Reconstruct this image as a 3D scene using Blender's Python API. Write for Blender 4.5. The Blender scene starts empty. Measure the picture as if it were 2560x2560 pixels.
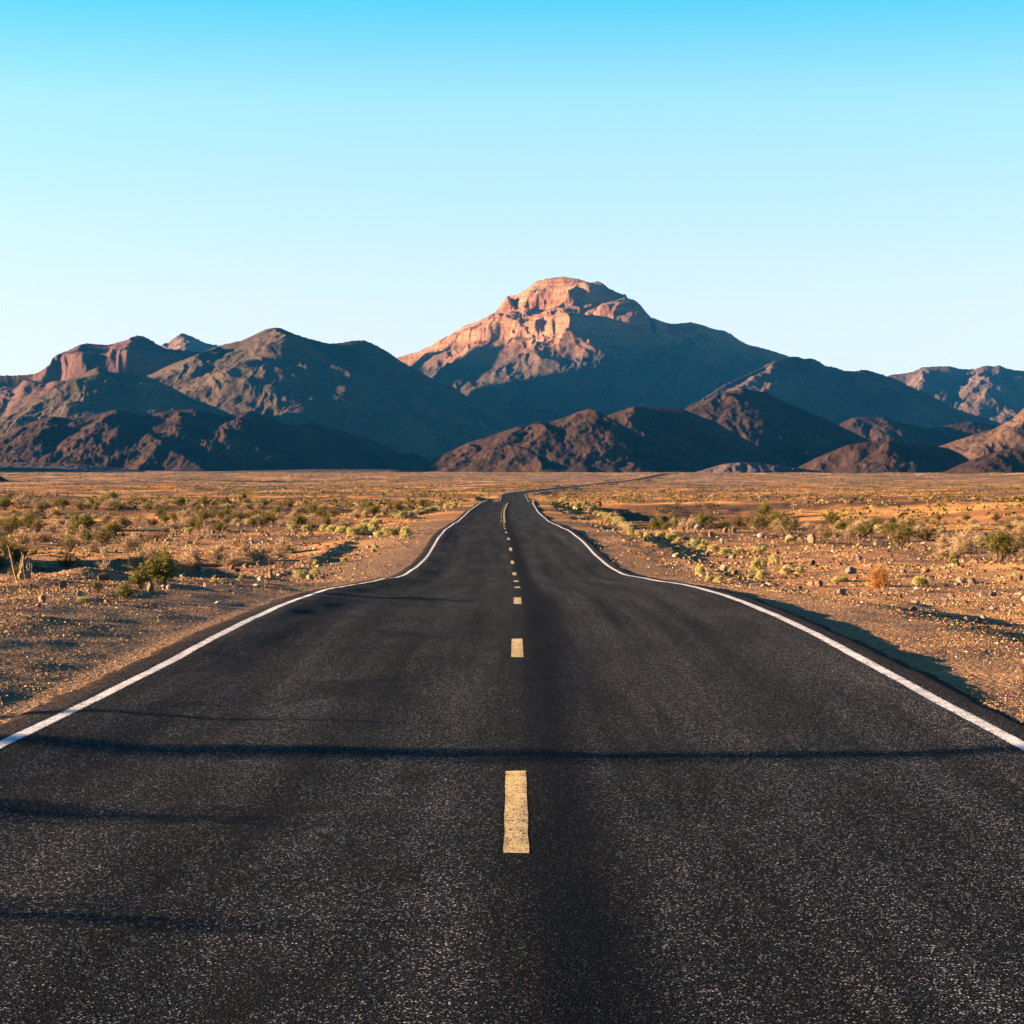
import bpy, bmesh, math, random
import numpy as np
from mathutils import Vector

random.seed(7)
RNG = np.random.default_rng(11)
scene = bpy.context.scene
COL = scene.collection
F = 5698.0          # focal length in pixels of the 2560 px photograph
CX, YH = 1280.0, 1192.0
CAMZ = 1.82
SUN_EL = 8.0
SUN_DIR = np.array([-1.0, 0.03])
SUN_DIR /= np.linalg.norm(SUN_DIR)

# ------------------------------------------------------------------ noise
_perm = np.random.default_rng(3).permutation(4096)
_ang = np.random.default_rng(4).uniform(0, 2 * np.pi, 4096)
_gx, _gy = np.cos(_ang), np.sin(_ang)


def perlin(x, y, seed=0):
    x = np.asarray(x, float); y = np.asarray(y, float)
    xi = np.floor(x).astype(np.int64); yi = np.floor(y).astype(np.int64)
    xf = x - xi; yf = y - yi
    u = xf * xf * xf * (xf * (xf * 6 - 15) + 10); v = yf * yf * yf * (yf * (yf * 6 - 15) + 10)

    def g(i, j, dx, dy):
        h = _perm[(_perm[(i + seed * 131) & 4095] + j + seed * 17) & 4095]
        return _gx[h] * dx + _gy[h] * dy
    a = g(xi, yi, xf, yf); b = g(xi + 1, yi, xf - 1, yf)
    c = g(xi, yi + 1, xf, yf - 1); d = g(xi + 1, yi + 1, xf - 1, yf - 1)
    return ((a + (b - a) * u) * (1 - v) + (c + (d - c) * u) * v) * 1.5


def fbm(x, y, octs=4, seed=0, gain=0.5):
    s = 0; a = 1.0; f = 1.0
    for k in range(octs):
        s = s + a * perlin(x * f, y * f, seed + k); a *= gain; f *= 2.03
    return s


def ridged(x, y, octs=4, seed=0, gain=0.5):
    s = 0; a = 1.0; f = 1.0; w = 1.0
    for k in range(octs):
        n = 1 - np.abs(perlin(x * f, y * f, seed + k)); n = n * n
        s = s + a * n * w; w = np.clip(n * 1.3, 0, 1); a *= gain; f *= 2.1
    return s


def smooth(a, b, x):
    t = np.clip((x - a) / (b - a), 0, 1)
    return t * t * (3 - 2 * t)


def gblur(a, sig):
    if sig < 0.3: return a
    r = int(sig * 3) + 1
    k = np.exp(-0.5 * (np.arange(-r, r + 1) / sig) ** 2); k /= k.sum()
    return np.convolve(np.pad(a, r, mode='edge'), k, 'valid')


# ------------------------------------------------------------------ object helpers
def mesh_obj(name, verts, faces, mats=None, parent=None, smooth_sh=False, midx=None, link=True):
    """verts (n,3); faces: an (m,3|4) array or a list of such arrays"""
    fl = faces if isinstance(faces, list) else [faces]
    fl = [np.asarray(f, np.int32) for f in fl if len(f)]
    me = bpy.data.meshes.new(name)
    verts = np.asarray(verts, np.float32)
    me.vertices.add(len(verts)); me.vertices.foreach_set('co', verts.ravel())
    nl = sum(f.size for f in fl); nf = sum(len(f) for f in fl)
    me.loops.add(nl); me.polygons.add(nf)
    me.loops.foreach_set('vertex_index', np.concatenate([f.ravel() for f in fl]))
    tot = np.concatenate([np.full(len(f), f.shape[1], np.int32) for f in fl])
    st = np.zeros(nf, np.int32); st[1:] = np.cumsum(tot)[:-1]
    me.polygons.foreach_set('loop_start', st); me.polygons.foreach_set('loop_total', tot)
    if midx is not None: me.polygons.foreach_set('material_index', np.asarray(midx, np.int32))
    me.polygons.foreach_set('use_smooth', np.full(nf, smooth_sh, bool))
    me.update(calc_edges=True)
    for m in (mats if isinstance(mats, (list, tuple)) else [mats]):
        if m: me.materials.append(m)
    o = bpy.data.objects.new(name, me)
    if link: COL.objects.link(o)
    if parent: o.parent = parent
    return o


def attr(o, name, vals):
    a = o.data.attributes.new(name, 'FLOAT', 'POINT')
    a.data.foreach_set('value', np.asarray(vals, np.float32).ravel())


def structure(o, label=None, cat=None):
    o['kind'] = 'structure'
    if label: o['label'] = label
    if cat: o['category'] = cat
    return o


def tag(o, label, cat, group=None, kind=None):
    o['label'] = label; o['category'] = cat
    if group: o['group'] = group
    if kind: o['kind'] = kind
    return o


def grid_faces(nr, nc):
    i = np.arange(nr * nc).reshape(nr, nc)
    return np.stack([i[:-1, :-1], i[:-1, 1:], i[1:, 1:], i[1:, :-1]], -1).reshape(-1, 4)


# ------------------------------------------------------------------ materials
class NT:
    def __init__(s, name):
        s.m = bpy.data.materials.new(name); s.m.use_nodes = True
        s.t = s.m.node_tree; s.n = s.t.nodes
        s.b = s.n['Principled BSDF']; s.out = s.n['Material Output']
        s.b.inputs['Specular IOR Level'].default_value = 0.2

    def node(s, typ, ins=None, **props):
        nd = s.n.new(typ)
        for k, v in props.items(): setattr(nd, k, v)
        for k, v in (ins or {}).items():
            sock = nd.inputs[k]
            if hasattr(v, 'bl_idname') and isinstance(v, bpy.types.NodeSocket): s.t.links.new(v, sock)
            else: sock.default_value = v
        return nd

    def pos(s):
        return s.node('ShaderNodeNewGeometry').outputs['Position']

    def obj(s):
        return s.node('ShaderNodeTexCoord').outputs['Object']

    def scale(s, v, sc):
        return s.node('ShaderNodeMapping', {'Vector': v, 'Scale': sc}).outputs[0]

    def noise(s, v, scale, detail=4, rough=0.55, out='Fac', dist=0.0):
        return s.node('ShaderNodeTexNoise', {'Vector': v, 'Scale': scale, 'Detail': detail, 'Roughness': rough, 'Distortion': dist}).outputs[out]

    def voro(s, v, scale, out='Distance', feature='F1', rnd=1.0):
        return s.node('ShaderNodeTexVoronoi', {'Vector': v, 'Scale': scale, 'Randomness': rnd}, feature=feature).outputs[out]

    def ramp(s, fac, stops, interp='LINEAR'):
        r = s.node('ShaderNodeValToRGB', {'Fac': fac}); cr = r.color_ramp; cr.interpolation = interp
        while len(cr.elements) < len(stops): cr.elements.new(0.5)
        for e, (p, c) in zip(cr.elements, stops):
            e.position = p
            e.color = (c, c, c, 1) if isinstance(c, (int, float)) else (*c, 1)
        return r.outputs['Color']

    def mix(s, fac, a, b, blend='MIX'):
        nd = s.n.new('ShaderNodeMix'); nd.data_type = 'RGBA'; nd.blend_type = blend
        for i, v in ((0, fac), (6, a), (7, b)):
            if isinstance(v, bpy.types.NodeSocket): s.t.links.new(v, nd.inputs[i])
            elif isinstance(v, tuple): nd.inputs[i].default_value = (*v, 1) if len(v) == 3 else v
            else: nd.inputs[i].default_value = v
        return nd.outputs[2]

    def math(s, op, a, b=0.0, c=0.0, clamp=False):
        nd = s.n.new('ShaderNodeMath'); nd.operation = op; nd.use_clamp = clamp
        for i, v in enumerate((a, b, c)):
            if isinstance(v, bpy.types.NodeSocket): s.t.links.new(v, nd.inputs[i])
            else: nd.inputs[i].default_value = v
        return nd.outputs[0]

    def rng(s, v, a, b, c=0.0, d=1.0):
        return s.node('ShaderNodeMapRange', {'Value': v, 'From Min': a, 'From Max': b, 'To Min': c, 'To Max': d}).outputs[0]

    def attr(s, name):
        return s.node('ShaderNodeAttribute', attribute_name=name).outputs['Fac']

    def island(s):
        return s.node('ShaderNodeNewGeometry').outputs['Random Per Island']

    def bump(s, h, strength, dist, normal=None):
        d = {'Height': h, 'Strength': strength, 'Distance': dist}
        if normal: d['Normal'] = normal
        return s.node('ShaderNodeBump', d).outputs[0]

    def done(s, col=None, rough=0.9, normal=None, spec=None):
        if col is not None:
            if isinstance(col, bpy.types.NodeSocket): s.t.links.new(col, s.b.inputs['Base Color'])
            else: s.b.inputs['Base Color'].default_value = (*col, 1)
        if isinstance(rough, bpy.types.NodeSocket): s.t.links.new(rough, s.b.inputs['Roughness'])
        else: s.b.inputs['Roughness'].default_value = rough
        if normal: s.t.links.new(normal, s.b.inputs['Normal'])
        if spec is not None: s.b.inputs['Specular IOR Level'].default_value = spec
        return s.m


def asphalt_nodes(t):
    p = t.pos(); u = t.attr('lateral')
    sx = t.node('ShaderNodeSeparateXYZ', {'Vector': p})
    big = t.noise(t.scale(p, (1.0, 0.18, 1)), 1.1, 4, 0.6)
    med = t.noise(p, 9, 4, 0.65)
    cell = t.voro(p, 120, 'Color')
    cs = t.node('ShaderNodeSeparateColor', {'Color': cell}).outputs[0]
    chips = t.ramp(cs, [(0.0, (0.0010, 0.0014, 0.0021)), (0.52, (0.0030, 0.0036, 0.0046)), (0.78, (0.0115, 0.0125, 0.0140)), (0.92, (0.044, 0.047, 0.052)), (1.0, (0.26, 0.27, 0.28))])
    col = t.mix(1.0, chips, t.ramp(big, [(0.25, 0.60), (0.75, 1.35)]), 'MULTIPLY')
    col = t.mix(1.0, col, t.ramp(med, [(0.3, 0.75), (0.7, 1.2)]), 'MULTIPLY')
    # long tyre streaks in both lanes, uneven shade painted as dark blotches in the left one
    vu = t.node('ShaderNodeCombineXYZ', {'X': u, 'Y': sx.outputs['Y']}).outputs[0]
    streak = t.noise(t.scale(vu, (2.1, 0.045, 1)), 1.0, 4, 0.6)
    col = t.mix(1.0, col, t.ramp(streak, [(0.34, 0.42), (0.52, 1.0), (0.68, 1.55)]), 'MULTIPLY')
    blot = t.math('MULTIPLY', t.rng(t.noise(t.scale(vu, (1.0, 0.55, 1)), 0.9, 5, 0.65, dist=0.8), 0.53, 0.66), t.rng(u, 0.3, -0.9))
    col = t.mix(t.math('MULTIPLY', blot, 0.75), col, (0.003, 0.0035, 0.004))
    # oil darkened strip along the centre and tar worked into it
    wob = t.math('MULTIPLY', t.math('SUBTRACT', t.noise(t.scale(p, (0.2, 0.12, 0)), 1.0, 3), 0.5), 0.25)
    cu = t.math('ABSOLUTE', t.math('SUBTRACT', t.math('ADD', u, wob), 0.24))
    oil = t.ramp(cu, [(0.0, 0.30), (0.12, 0.38), (0.40, 1.0)])
    col = t.mix(1.0, col, oil, 'MULTIPLY')
    # the transverse shadow bands are painted on later, for the asphalt alone
    return t, p, u, col, cs, sx


def mat_asphalt():
    t = NT('asphalt'); t, p, u, col, cs, sx = asphalt_nodes(t)
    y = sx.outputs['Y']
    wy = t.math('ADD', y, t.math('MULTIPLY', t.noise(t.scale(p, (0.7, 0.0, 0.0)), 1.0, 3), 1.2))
    for yc, w in ((117.6, 0.9), (126.5, 1.1)):  # two cast shadows across the road, painted as dark bands
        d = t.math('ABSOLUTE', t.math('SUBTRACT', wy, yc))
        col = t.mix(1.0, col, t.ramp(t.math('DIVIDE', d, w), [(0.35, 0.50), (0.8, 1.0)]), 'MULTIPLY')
    # blown sand caught along both edges
    edge = t.math('ABSOLUTE', u)
    sand = t.math('MULTIPLY', t.rng(edge, 3.42, 3.68), t.rng(t.noise(p, 14, 4, 0.7), 0.42, 0.62))
    col = t.mix(t.math('MULTIPLY', sand, 0.4), col, (0.15, 0.09, 0.055))
    h = t.math('ADD', t.math('MULTIPLY', t.voro(p, 95, 'Distance'), -0.9), t.math('MULTIPLY', t.noise(p, 55, 3, 0.7), 0.8))
    nm = t.bump(h, 1.0, 0.008)
    nm = t.bump(t.noise(p, 5, 4, 0.6), 0.35, 0.012, nm)
    return t.done(col, 0.9, nm, 0.04)


def mat_paint(name, c1, c2, wear):
    t = NT(name); t, p, u, col, cs, sx = asphalt_nodes(t)
    n = t.math('ADD', t.math('MULTIPLY', t.noise(p, 60, 3, 0.7), 0.6), t.math('MULTIPLY', t.noise(p, 6, 3, 0.6), 0.5))
    ed = t.attr('edge')
    n = t.math('SUBTRACT', n, t.math('MULTIPLY', ed, 0.07))
    n = t.math('ADD', n, t.math('MULTIPLY', t.math('SUBTRACT', cs, 0.5), 0.34))
    k = t.rng(n, wear, wear + 0.09)
    pc = t.mix(t.noise(p, 25, 3, 0.6), c1, c2)
    col = t.mix(k, col, pc)
    h = t.math('ADD', t.math('MULTIPLY', t.voro(p, 95, 'Distance'), -0.6), t.math('MULTIPLY', t.noise(p, 55, 3, 0.7), 0.5))
    return t.done(col, 0.75, t.bump(h, 0.6, 0.004), 0.25)


def mat_ground():
    t = NT('desert_gravel'); p = t.pos()
    sh = t.attr('shoulder'); dist = t.attr('far')
    big = t.noise(t.scale(p, (0.45, 1, 1)), 0.035, 5, 0.6)
    md = t.noise(p, 0.55, 5, 0.62)
    soil = t.ramp(big, [(0.42, (0.058, 0.025, 0.012)), (0.51, (0.25, 0.110, 0.030)), (0.62, (0.56, 0.275, 0.072))])
    soil = t.mix(1.0, soil, t.ramp(md, [(0.25, 0.62), (0.72, 1.25)]), 'MULTIPLY')
    c1 = t.node('ShaderNodeSeparateColor', {'Color': t.voro(p, 17, 'Color')}).outputs[0]
    c2 = t.node('ShaderNodeSeparateColor', {'Color': t.voro(p, 48, 'Color')}).outputs[1]
    st = t.ramp(c1, [(0.0, (0.05, 0.032, 0.025)), (0.3, (0.14, 0.075, 0.040)), (0.6, (0.38, 0.21, 0.10)), (0.85, (0.50, 0.31, 0.17)), (1.0, (0.60, 0.47, 0.32))])
    st2 = t.ramp(c2, [(0.0, (0.05, 0.036, 0.028)), (0.5, (0.27, 0.155, 0.080)), (1.0, (0.54, 0.38, 0.23))])
    st = t.mix(0.5, st, st2)
    near = t.rng(dist, 40, 220, 1, 0.25)
    col = t.mix(t.math('MULTIPLY', near, 0.55), soil, st)
    grey = t.mix(0.42, (0.080, 0.056, 0.040), st2)
    col = t.mix(t.math('MULTIPLY', sh, t.rng(t.node('ShaderNodeSeparateXYZ', {'Vector': p}).outputs['X'], 0.0, 5.0, 0.85, 0.35)), col, grey)
    # pale wash gravel on the far fan
    farp = t.math('MULTIPLY', t.rng(dist, 900, 2200), t.rng(t.noise(t.scale(p, (0.25, 1, 1)), 0.006, 4, 0.6), 0.40, 0.62))
    col = t.mix(farp, col, (0.20, 0.145, 0.115))
    h = t.math('ADD', t.math('MULTIPLY', t.voro(p, 17, 'Distance'), -0.75), t.math('MULTIPLY', t.voro(p, 48, 'Distance'), -0.3))
    h = t.math('ADD', h, t.math('MULTIPLY', t.noise(p, 3.0, 5, 0.65), 1.0))
    nm = t.bump(h, 0.9, 0.05)
    nm = t.bump(t.noise(p, 0.6, 4, 0.6), 0.35, 0.30, nm)
    return t.done(col, 0.95, nm, 0.1)


def mat_hill(name, c_lo, c_mid, c_hi, nscale=0.012, top=None, strata=0.0, bdist=5.0, speck=0.25):
    t = NT(name); p = t.pos()
    n = t.noise(p, nscale, 6, 0.62, dist=0.6)
    col = t.ramp(n, [(0.32, c_lo), (0.5, c_mid), (0.68, c_hi)])
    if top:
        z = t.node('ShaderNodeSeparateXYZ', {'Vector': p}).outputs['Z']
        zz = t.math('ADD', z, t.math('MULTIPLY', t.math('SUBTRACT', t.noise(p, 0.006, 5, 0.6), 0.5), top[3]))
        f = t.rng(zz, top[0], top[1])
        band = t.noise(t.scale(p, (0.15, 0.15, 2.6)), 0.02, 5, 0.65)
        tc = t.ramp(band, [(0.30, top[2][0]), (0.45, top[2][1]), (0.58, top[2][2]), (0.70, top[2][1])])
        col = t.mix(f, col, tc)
    s1 = t.noise(p, 0.16, 3, 0.7)
    col = t.mix(1.0, col, t.ramp(s1, [(0.32, 1 - speck * 1.6), (0.62, 1 + speck)]), 'MULTIPLY')
    h = t.noise(p, 0.035, 7, 0.66, dist=0.4)
    h = t.math('ADD', h, t.math('MULTIPLY', t.noise(p, 0.25, 4, 0.7), 0.22))
    if strata:
        h = t.math('ADD', h, t.math('MULTIPLY', t.noise(t.scale(p, (0.12, 0.12, 3.5)), 0.02, 4, 0.6), strata))
    return t.done(col, 0.95, t.bump(h, 0.8, bdist * 0.6), 0.05)


def mat_leaf(name, stops, trans=0.3):
    t = NT(name); r = t.island()
    col = t.ramp(r, stops)
    pb = t.noise(t.obj(), 3.0, 2)
    col = t.mix(1.0, col, t.ramp(pb, [(0.3, 0.7), (0.7, 1.2)]), 'MULTIPLY')
    t.done(col, 0.75, None, 0.15)
    tr = t.node('ShaderNodeBsdfTranslucent', {'Color': col})
    mx = t.node('ShaderNodeMixShader', {'Fac': trans})
    t.t.links.new(t.b.outputs[0], mx.inputs[1]); t.t.links.new(tr.outputs[0], mx.inputs[2])
    t.t.links.new(mx.outputs[0], t.out.inputs[0])
    return t.m


def mat_rock(name, stops, vary=True):
    t = NT(name); p = t.obj()
    if vary:
        r = t.node('ShaderNodeObjectInfo').outputs['Random']
        base = t.ramp(r, stops)
    else:
        base = t.ramp(t.noise(p, 3.0, 4, 0.6), stops)
    col = t.mix(1.0, base, t.ramp(t.noise(p, 9, 5, 0.65), [(0.28, 0.5), (0.7, 1.3)]), 'MULTIPLY')
    h = t.noise(p, 14, 6, 0.65)
    return t.done(col, 0.9, t.bump(h, 0.7, 0.03), 0.15)


def mat_gravel():
    t = NT('loose_stones'); r = t.island()
    col = t.ramp(r, [(0.0, (0.055, 0.038, 0.032)), (0.22, (0.13, 0.07, 0.038)), (0.45, (0.26, 0.142, 0.058)), (0.7, (0.29, 0.175, 0.078)), (0.93, (0.34, 0.235, 0.125)), (1.0, (0.42, 0.35, 0.29))])
    return t.done(col, 0.9, t.bump(t.noise(t.pos(), 60, 3), 0.4, 0.01), 0.1)


M = {}
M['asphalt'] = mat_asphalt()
M['white'] = mat_paint('white_road_paint', (0.74, 0.74, 0.72), (0.56, 0.57, 0.57), 0.42)
M['yellow'] = mat_paint('yellow_road_paint', (0.66, 0.49, 0.20), (0.50, 0.37, 0.16), 0.40)
M['ground'] = mat_ground()
M['gravel'] = mat_gravel()
M['rock'] = mat_rock('weathered_rock', [(0.0, (0.070, 0.043, 0.032)), (0.35, (0.145, 0.093, 0.058)), (0.7, (0.191, 0.133, 0.087)), (1.0, (0.232, 0.180, 0.133))])
M['rock_tan'] = mat_rock('tan_rock', [(0.3, (0.162, 0.104, 0.058)), (0.7, (0.232, 0.157, 0.087))], False)
M['rock_grey'] = mat_rock('grey_rock', [(0.3, (0.093, 0.087, 0.081)), (0.7, (0.174, 0.157, 0.139))], False)
M['rock_dark'] = mat_rock('dark_brown_rock', [(0.3, (0.041, 0.026, 0.023)), (0.7, (0.075, 0.046, 0.038))], False)
M['rock_yellow'] = mat_rock('yellow_rock', [(0.3, (0.244, 0.162, 0.058)), (0.7, (0.290, 0.209, 0.093))], False)
M['rock_pink'] = mat_rock('pink_rock', [(0.3, (0.197, 0.116, 0.087)), (0.7, (0.244, 0.157, 0.122))], False)
M['rock_pale'] = mat_rock('pale_rock', [(0.3, (0.220, 0.180, 0.139)), (0.7, (0.290, 0.244, 0.197))], False)
M['wood'] = mat_rock('bleached_wood', [(0.3, (0.42, 0.33, 0.24)), (0.7, (0.55, 0.45, 0.34))], False)
M['rust'] = mat_rock('rust', [(0.3, (0.16, 0.040, 0.015)), (0.7, (0.28, 0.075, 0.025))], False)
M['green'] = mat_leaf('green_leaves', [(0.0, (0.045, 0.055, 0.008)), (0.5, (0.115, 0.115, 0.013)), (1.0, (0.27, 0.225, 0.025))], 0.22)
M['olive'] = mat_leaf('olive_leaves', [(0.0, (0.065, 0.058, 0.010)), (0.5, (0.13, 0.105, 0.016)), (1.0, (0.22, 0.165, 0.026))], 0.35)
M['silver'] = mat_leaf('silver_leaves', [(0.0, (0.26, 0.25, 0.08)), (0.5, (0.47, 0.43, 0.15)), (1.0, (0.62, 0.55, 0.24))], 0.25)
M['straw'] = mat_leaf('straw_twigs', [(0.0, (0.32, 0.22, 0.12)), (0.5, (0.46, 0.34, 0.20)), (1.0, (0.58, 0.45, 0.28))], 0.2)
M['far_straw'] = mat_leaf('far_straw_twigs', [(0.0, (0.12, 0.075, 0.024)), (0.6, (0.22, 0.145, 0.048)), (1.0, (0.38, 0.28, 0.13))], 0.2)
M['far_olive'] = mat_leaf('far_olive_leaves', [(0.0, (0.045, 0.040, 0.008)), (0.5, (0.085, 0.070, 0.012)), (1.0, (0.15, 0.115, 0.020))], 0.2)
M['tumble'] = mat_leaf('orange_twigs', [(0.0, (0.26, 0.12, 0.035)), (0.5, (0.40, 0.20, 0.06)), (1.0, (0.50, 0.28, 0.10))], 0.2)
M['stem'] = mat_leaf('brown_stems', [(0.0, (0.07, 0.05, 0.035)), (1.0, (0.16, 0.115, 0.08))], 0.0)
M['cushion'] = mat_leaf('yellow_green_leaves', [(0.0, (0.12, 0.115, 0.02)), (1.0, (0.30, 0.25, 0.06))], 0.3)

# ------------------------------------------------------------------ road alignment
_py = [-60, 0, 8, 11, 14.4, 22.8, 25.9, 34, 36.7, 49, 58.5, 68.9, 77.3, 82, 88, 93, 98, 106, 114, 127, 142, 168, 187, 223, 260, 293, 321, 345, 420, 500, 554, 672, 850, 1200, 1500, 1900, 2500, 3000, 4000, 6000, 16000]
_pz = [0.1, 0, 0, 0, 0, -.02, -.035, -.12, -.16, -.55, -.90, -1.24, -1.36, -1.39, -1.40, -1.35, -1.29, -1.21, -1.15, -1.18, -1.31, -1.52, -1.60, -1.61, -1.60, -1.61, -1.63, -1.95, -3.6, -4.0, -3.86, -3.31, -3.4, -2.4, -0.4, 4.6, 7.0, 9.5, 20, 50, 160]
_xy = [-60, 11, 25, 36, 49, 69, 82, 98, 114, 127, 168, 223, 293, 321, 420, 554, 672, 760, 850, 1200, 1500, 1900, 2100]
_xx = [0, 0.01, .05, .09, .12, .10, .05, -.05, -.22, -.36, -.64, -.88, -.70, -.35, .35, .5, .3, 3.0, 9.0, 41, 81, 129, 150]
_gy2 = np.arange(-60, 16000, 0.5)
_z1 = gblur(np.interp(_gy2, _py, _pz), 5); _z2 = gblur(np.interp(_gy2, _py, _pz), 60)
_w = smooth(330, 700, _gy2); _zroad = _z1 * (1 - _w) + _z2 * _w
_zsoft = gblur(np.interp(_gy2, _py, _pz), 26)
_x1 = gblur(np.interp(_gy2, _xy, _xx), 12); _x2 = gblur(np.interp(_gy2, _xy, _xx), 80)
_xc = _x1 * (1 - smooth(600, 750, _gy2)) + _x2 * smooth(600, 750, _gy2)


def zroad(y): return np.interp(y, _gy2, _zroad)
def zsoft(y): return np.interp(y, _gy2, _zsoft)
def xroad(y): return np.interp(y, _gy2, _xc)


_us = np.array([-3.95, -3.45, -3.25, -3.1, -2.5, -2.1, -1.6, -0.5, 0.0, 0.14, 0.50, 0.75, 1.3, 2.5, 2.9, 3.25, 3.45, 3.6, 3.95])
_sl = np.array([0.06, 0.03, 0.0, -0.125, -0.105, -0.030, -0.036, -0.028, -0.005, -0.105, -0.095, 0.0, 0.014, 0.014, 0.090, 0.060, -0.02, -0.12, -0.16])
_ug = np.linspace(-4, 4, 801)
_cz = np.cumsum(np.interp(_ug, _us, _sl)) * 0.01
_cz += 0.021 * _ug
_cz -= np.interp(0, _ug, _cz)
_cz = gblur(_cz, 6)


def crown(u, y):
    z = np.interp(u, _ug, _cz)
    k = 0.85 + 0.45 * perlin(y / 13.0, u * 0 + np.where(u > 1.2, 8.3, np.where(u < -1.2, 3.3, 5.7)), 5)
    z = z * k
    z = z + (0.020 + 0.010 * smooth(0.5, -1.0, u)) * fbm(u / 2.3, y / 7.0, 4, 9) * smooth(0, 1, 3.9 - np.abs(u))
    return z


# ------------------------------------------------------------------ ground height
def ground_h(x, y):
    x = np.asarray(x, float); y = np.asarray(y, float)
    u = x - xroad(y); au = np.abs(u)
    zr = zroad(y)
    onroad = y < 2050
    # natural desert surface
    nat = zsoft(y) * smooth(-20, 60, y) + zr * (1 - smooth(-20, 60, y))
    near = smooth(900, 120, y)
    amp = 0.16 + 0.30 * smooth(40, 200, y)
    nat = nat - 0.30 + amp * fbm(x / 16.0 + 3.1, y / 24.0, 4, 21) + 0.07 * fbm(x / 2.6, y / 3.2, 3, 31) * (0.4 + near * 0.6)
    nat = nat + 1.1 * fbm(x / 120.0, y / 160.0, 3, 41) * smooth(120, 500, y)
    nat = nat + 2.5 * fbm(x / 900.0 + 5, y / 700.0, 3, 43) * smooth(1500, 4000, y)
    # wash cut on the right beyond the embankment
    wash = smooth(9.5, 13.5, u + 0.8 * perlin(y / 9, 0 * y, 50)) * smooth(90, 30, u) * smooth(168, 195, y) * smooth(365, 320, y)
    nat = nat - 3.1 * wash
    # hollow on the left, with an unseen bank added outside to shade it
    hol = smooth(-20.5, -17.0, u + 0.9 * perlin(y / 6, 0 * y, 51)) * smooth(-8.5, -12.0, u) * smooth(54, 60, y) * smooth(92, 78, y)
    bk = -(0.24 * y + 1.2)
    nat = nat - 0.45 * hol + 2.1 * smooth(bk, bk - 3.5, u) * smooth(52, 60, y) * smooth(104, 88, y)
    lb = smooth(-9.5, -13, u) * smooth(3, 9, y) * smooth(46, 36, y)  # unseen near bank added to shade the left verge and lane
    nat = nat + lb * (0.35 + 0.55 * fbm(x / 9.0, y / 2.2, 3, 61))
    ls = smooth(-3.9, -9.5, u) * smooth(62, 40, y)
    nat = nat + ls * (0.62 + 0.20 * perlin(x / 5.0, y / 2.6, 62))
    # small swells and graded windrows
    wr = np.exp(-((u + 7.6 + 1.2 * perlin(y / 30, 0 * y, 71)) / 0.8) ** 2) * smooth(28, 45, y) * smooth(160, 120, y)
    nat = nat + 0.22 * wr * (1 + 0.9 * perlin(x / 1.7, y / 3.0, 73))
    wr2 = np.exp(-((u - 6.7 - 0.8 * perlin(y / 26, 0 * y, 72)) / 0.7) ** 2) * smooth(35, 50, y) * smooth(150, 110, y)
    nat = nat + 0.18 * wr2 * (1 + 0.9 * perlin(x / 1.9, y / 3.0, 74))
    # wheel tracks along the left shoulder
    tr = np.sin(u * 2 * np.pi / 1.15 + 1.4 * perlin(y / 22, 0 * y, 77)) * smooth(-3.9, -4.6, u) * smooth(-10.5, -7.5, u)
    nat = nat + 0.035 * tr * smooth(160, 90, y)
    # shoulders
    edge = zr + np.interp(np.clip(u, -3.74, 3.74), _ug, _cz)
    dl = np.clip(au - 3.60, 0, None)
    right = u > 0
    drop = np.where(right, 0.015 * smooth(0, 0.30, dl) + 0.05 * np.clip(dl, 0, 3.0), 0.03 * smooth(0, 0.2, dl) + np.where(y < 70, 0.16 * smooth(44, 62, y) * smooth(0.5, 4.0, dl) - 0.095 * np.clip(dl - 0.4, 0, 5.0) * smooth(62, 44, y), 0.16 * smooth(0.5, 4.0, dl)))
    shoulder = edge - 0.015 - drop + 0.03 * fbm(x / 1.6, y / 2.2, 3, 81) * smooth(0.05, 0.8, dl)
    wl = np.where(right, smooth(1.8, 5.0, dl), smooth(2.2, 6.0, dl))
    z = shoulder * (1 - wl) + nat * wl
    under = smooth(0.0, -0.35, au - 3.74)
    z = np.where(onroad, z - 0.16 * under, nat)
    return z


# ------------------------------------------------------------------ camera
cam_d = bpy.data.cameras.new('camera'); cam = bpy.data.objects.new('camera', cam_d); COL.objects.link(cam)
cam.location = (0, 0, CAMZ)
cam_d.sensor_fit = 'HORIZONTAL'; cam_d.sensor_width = 36.0; cam_d.lens = 36.0 * F / 2560.0
cam.rotation_euler = (math.radians(90) - math.atan((1280 - YH) / F), 0, 0)
cam_d.clip_start = 0.2; cam_d.clip_end = 60000
scene.camera = cam

_ray_y = np.geomspace(9, 4000, 9000)


def on_ground(px, py):
    """ground point seen at a pixel of the 2560 px photograph"""
    x = (px - CX) / F * _ray_y; z = CAMZ - (py - YH) / F * _ray_y
    g = ground_h(x, _ray_y)
    hit = np.nonzero(z <= g)[0]
    k = hit[0] if len(hit) else len(_ray_y) - 1
    return x[k], _ray_y[k], g[k]


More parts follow.
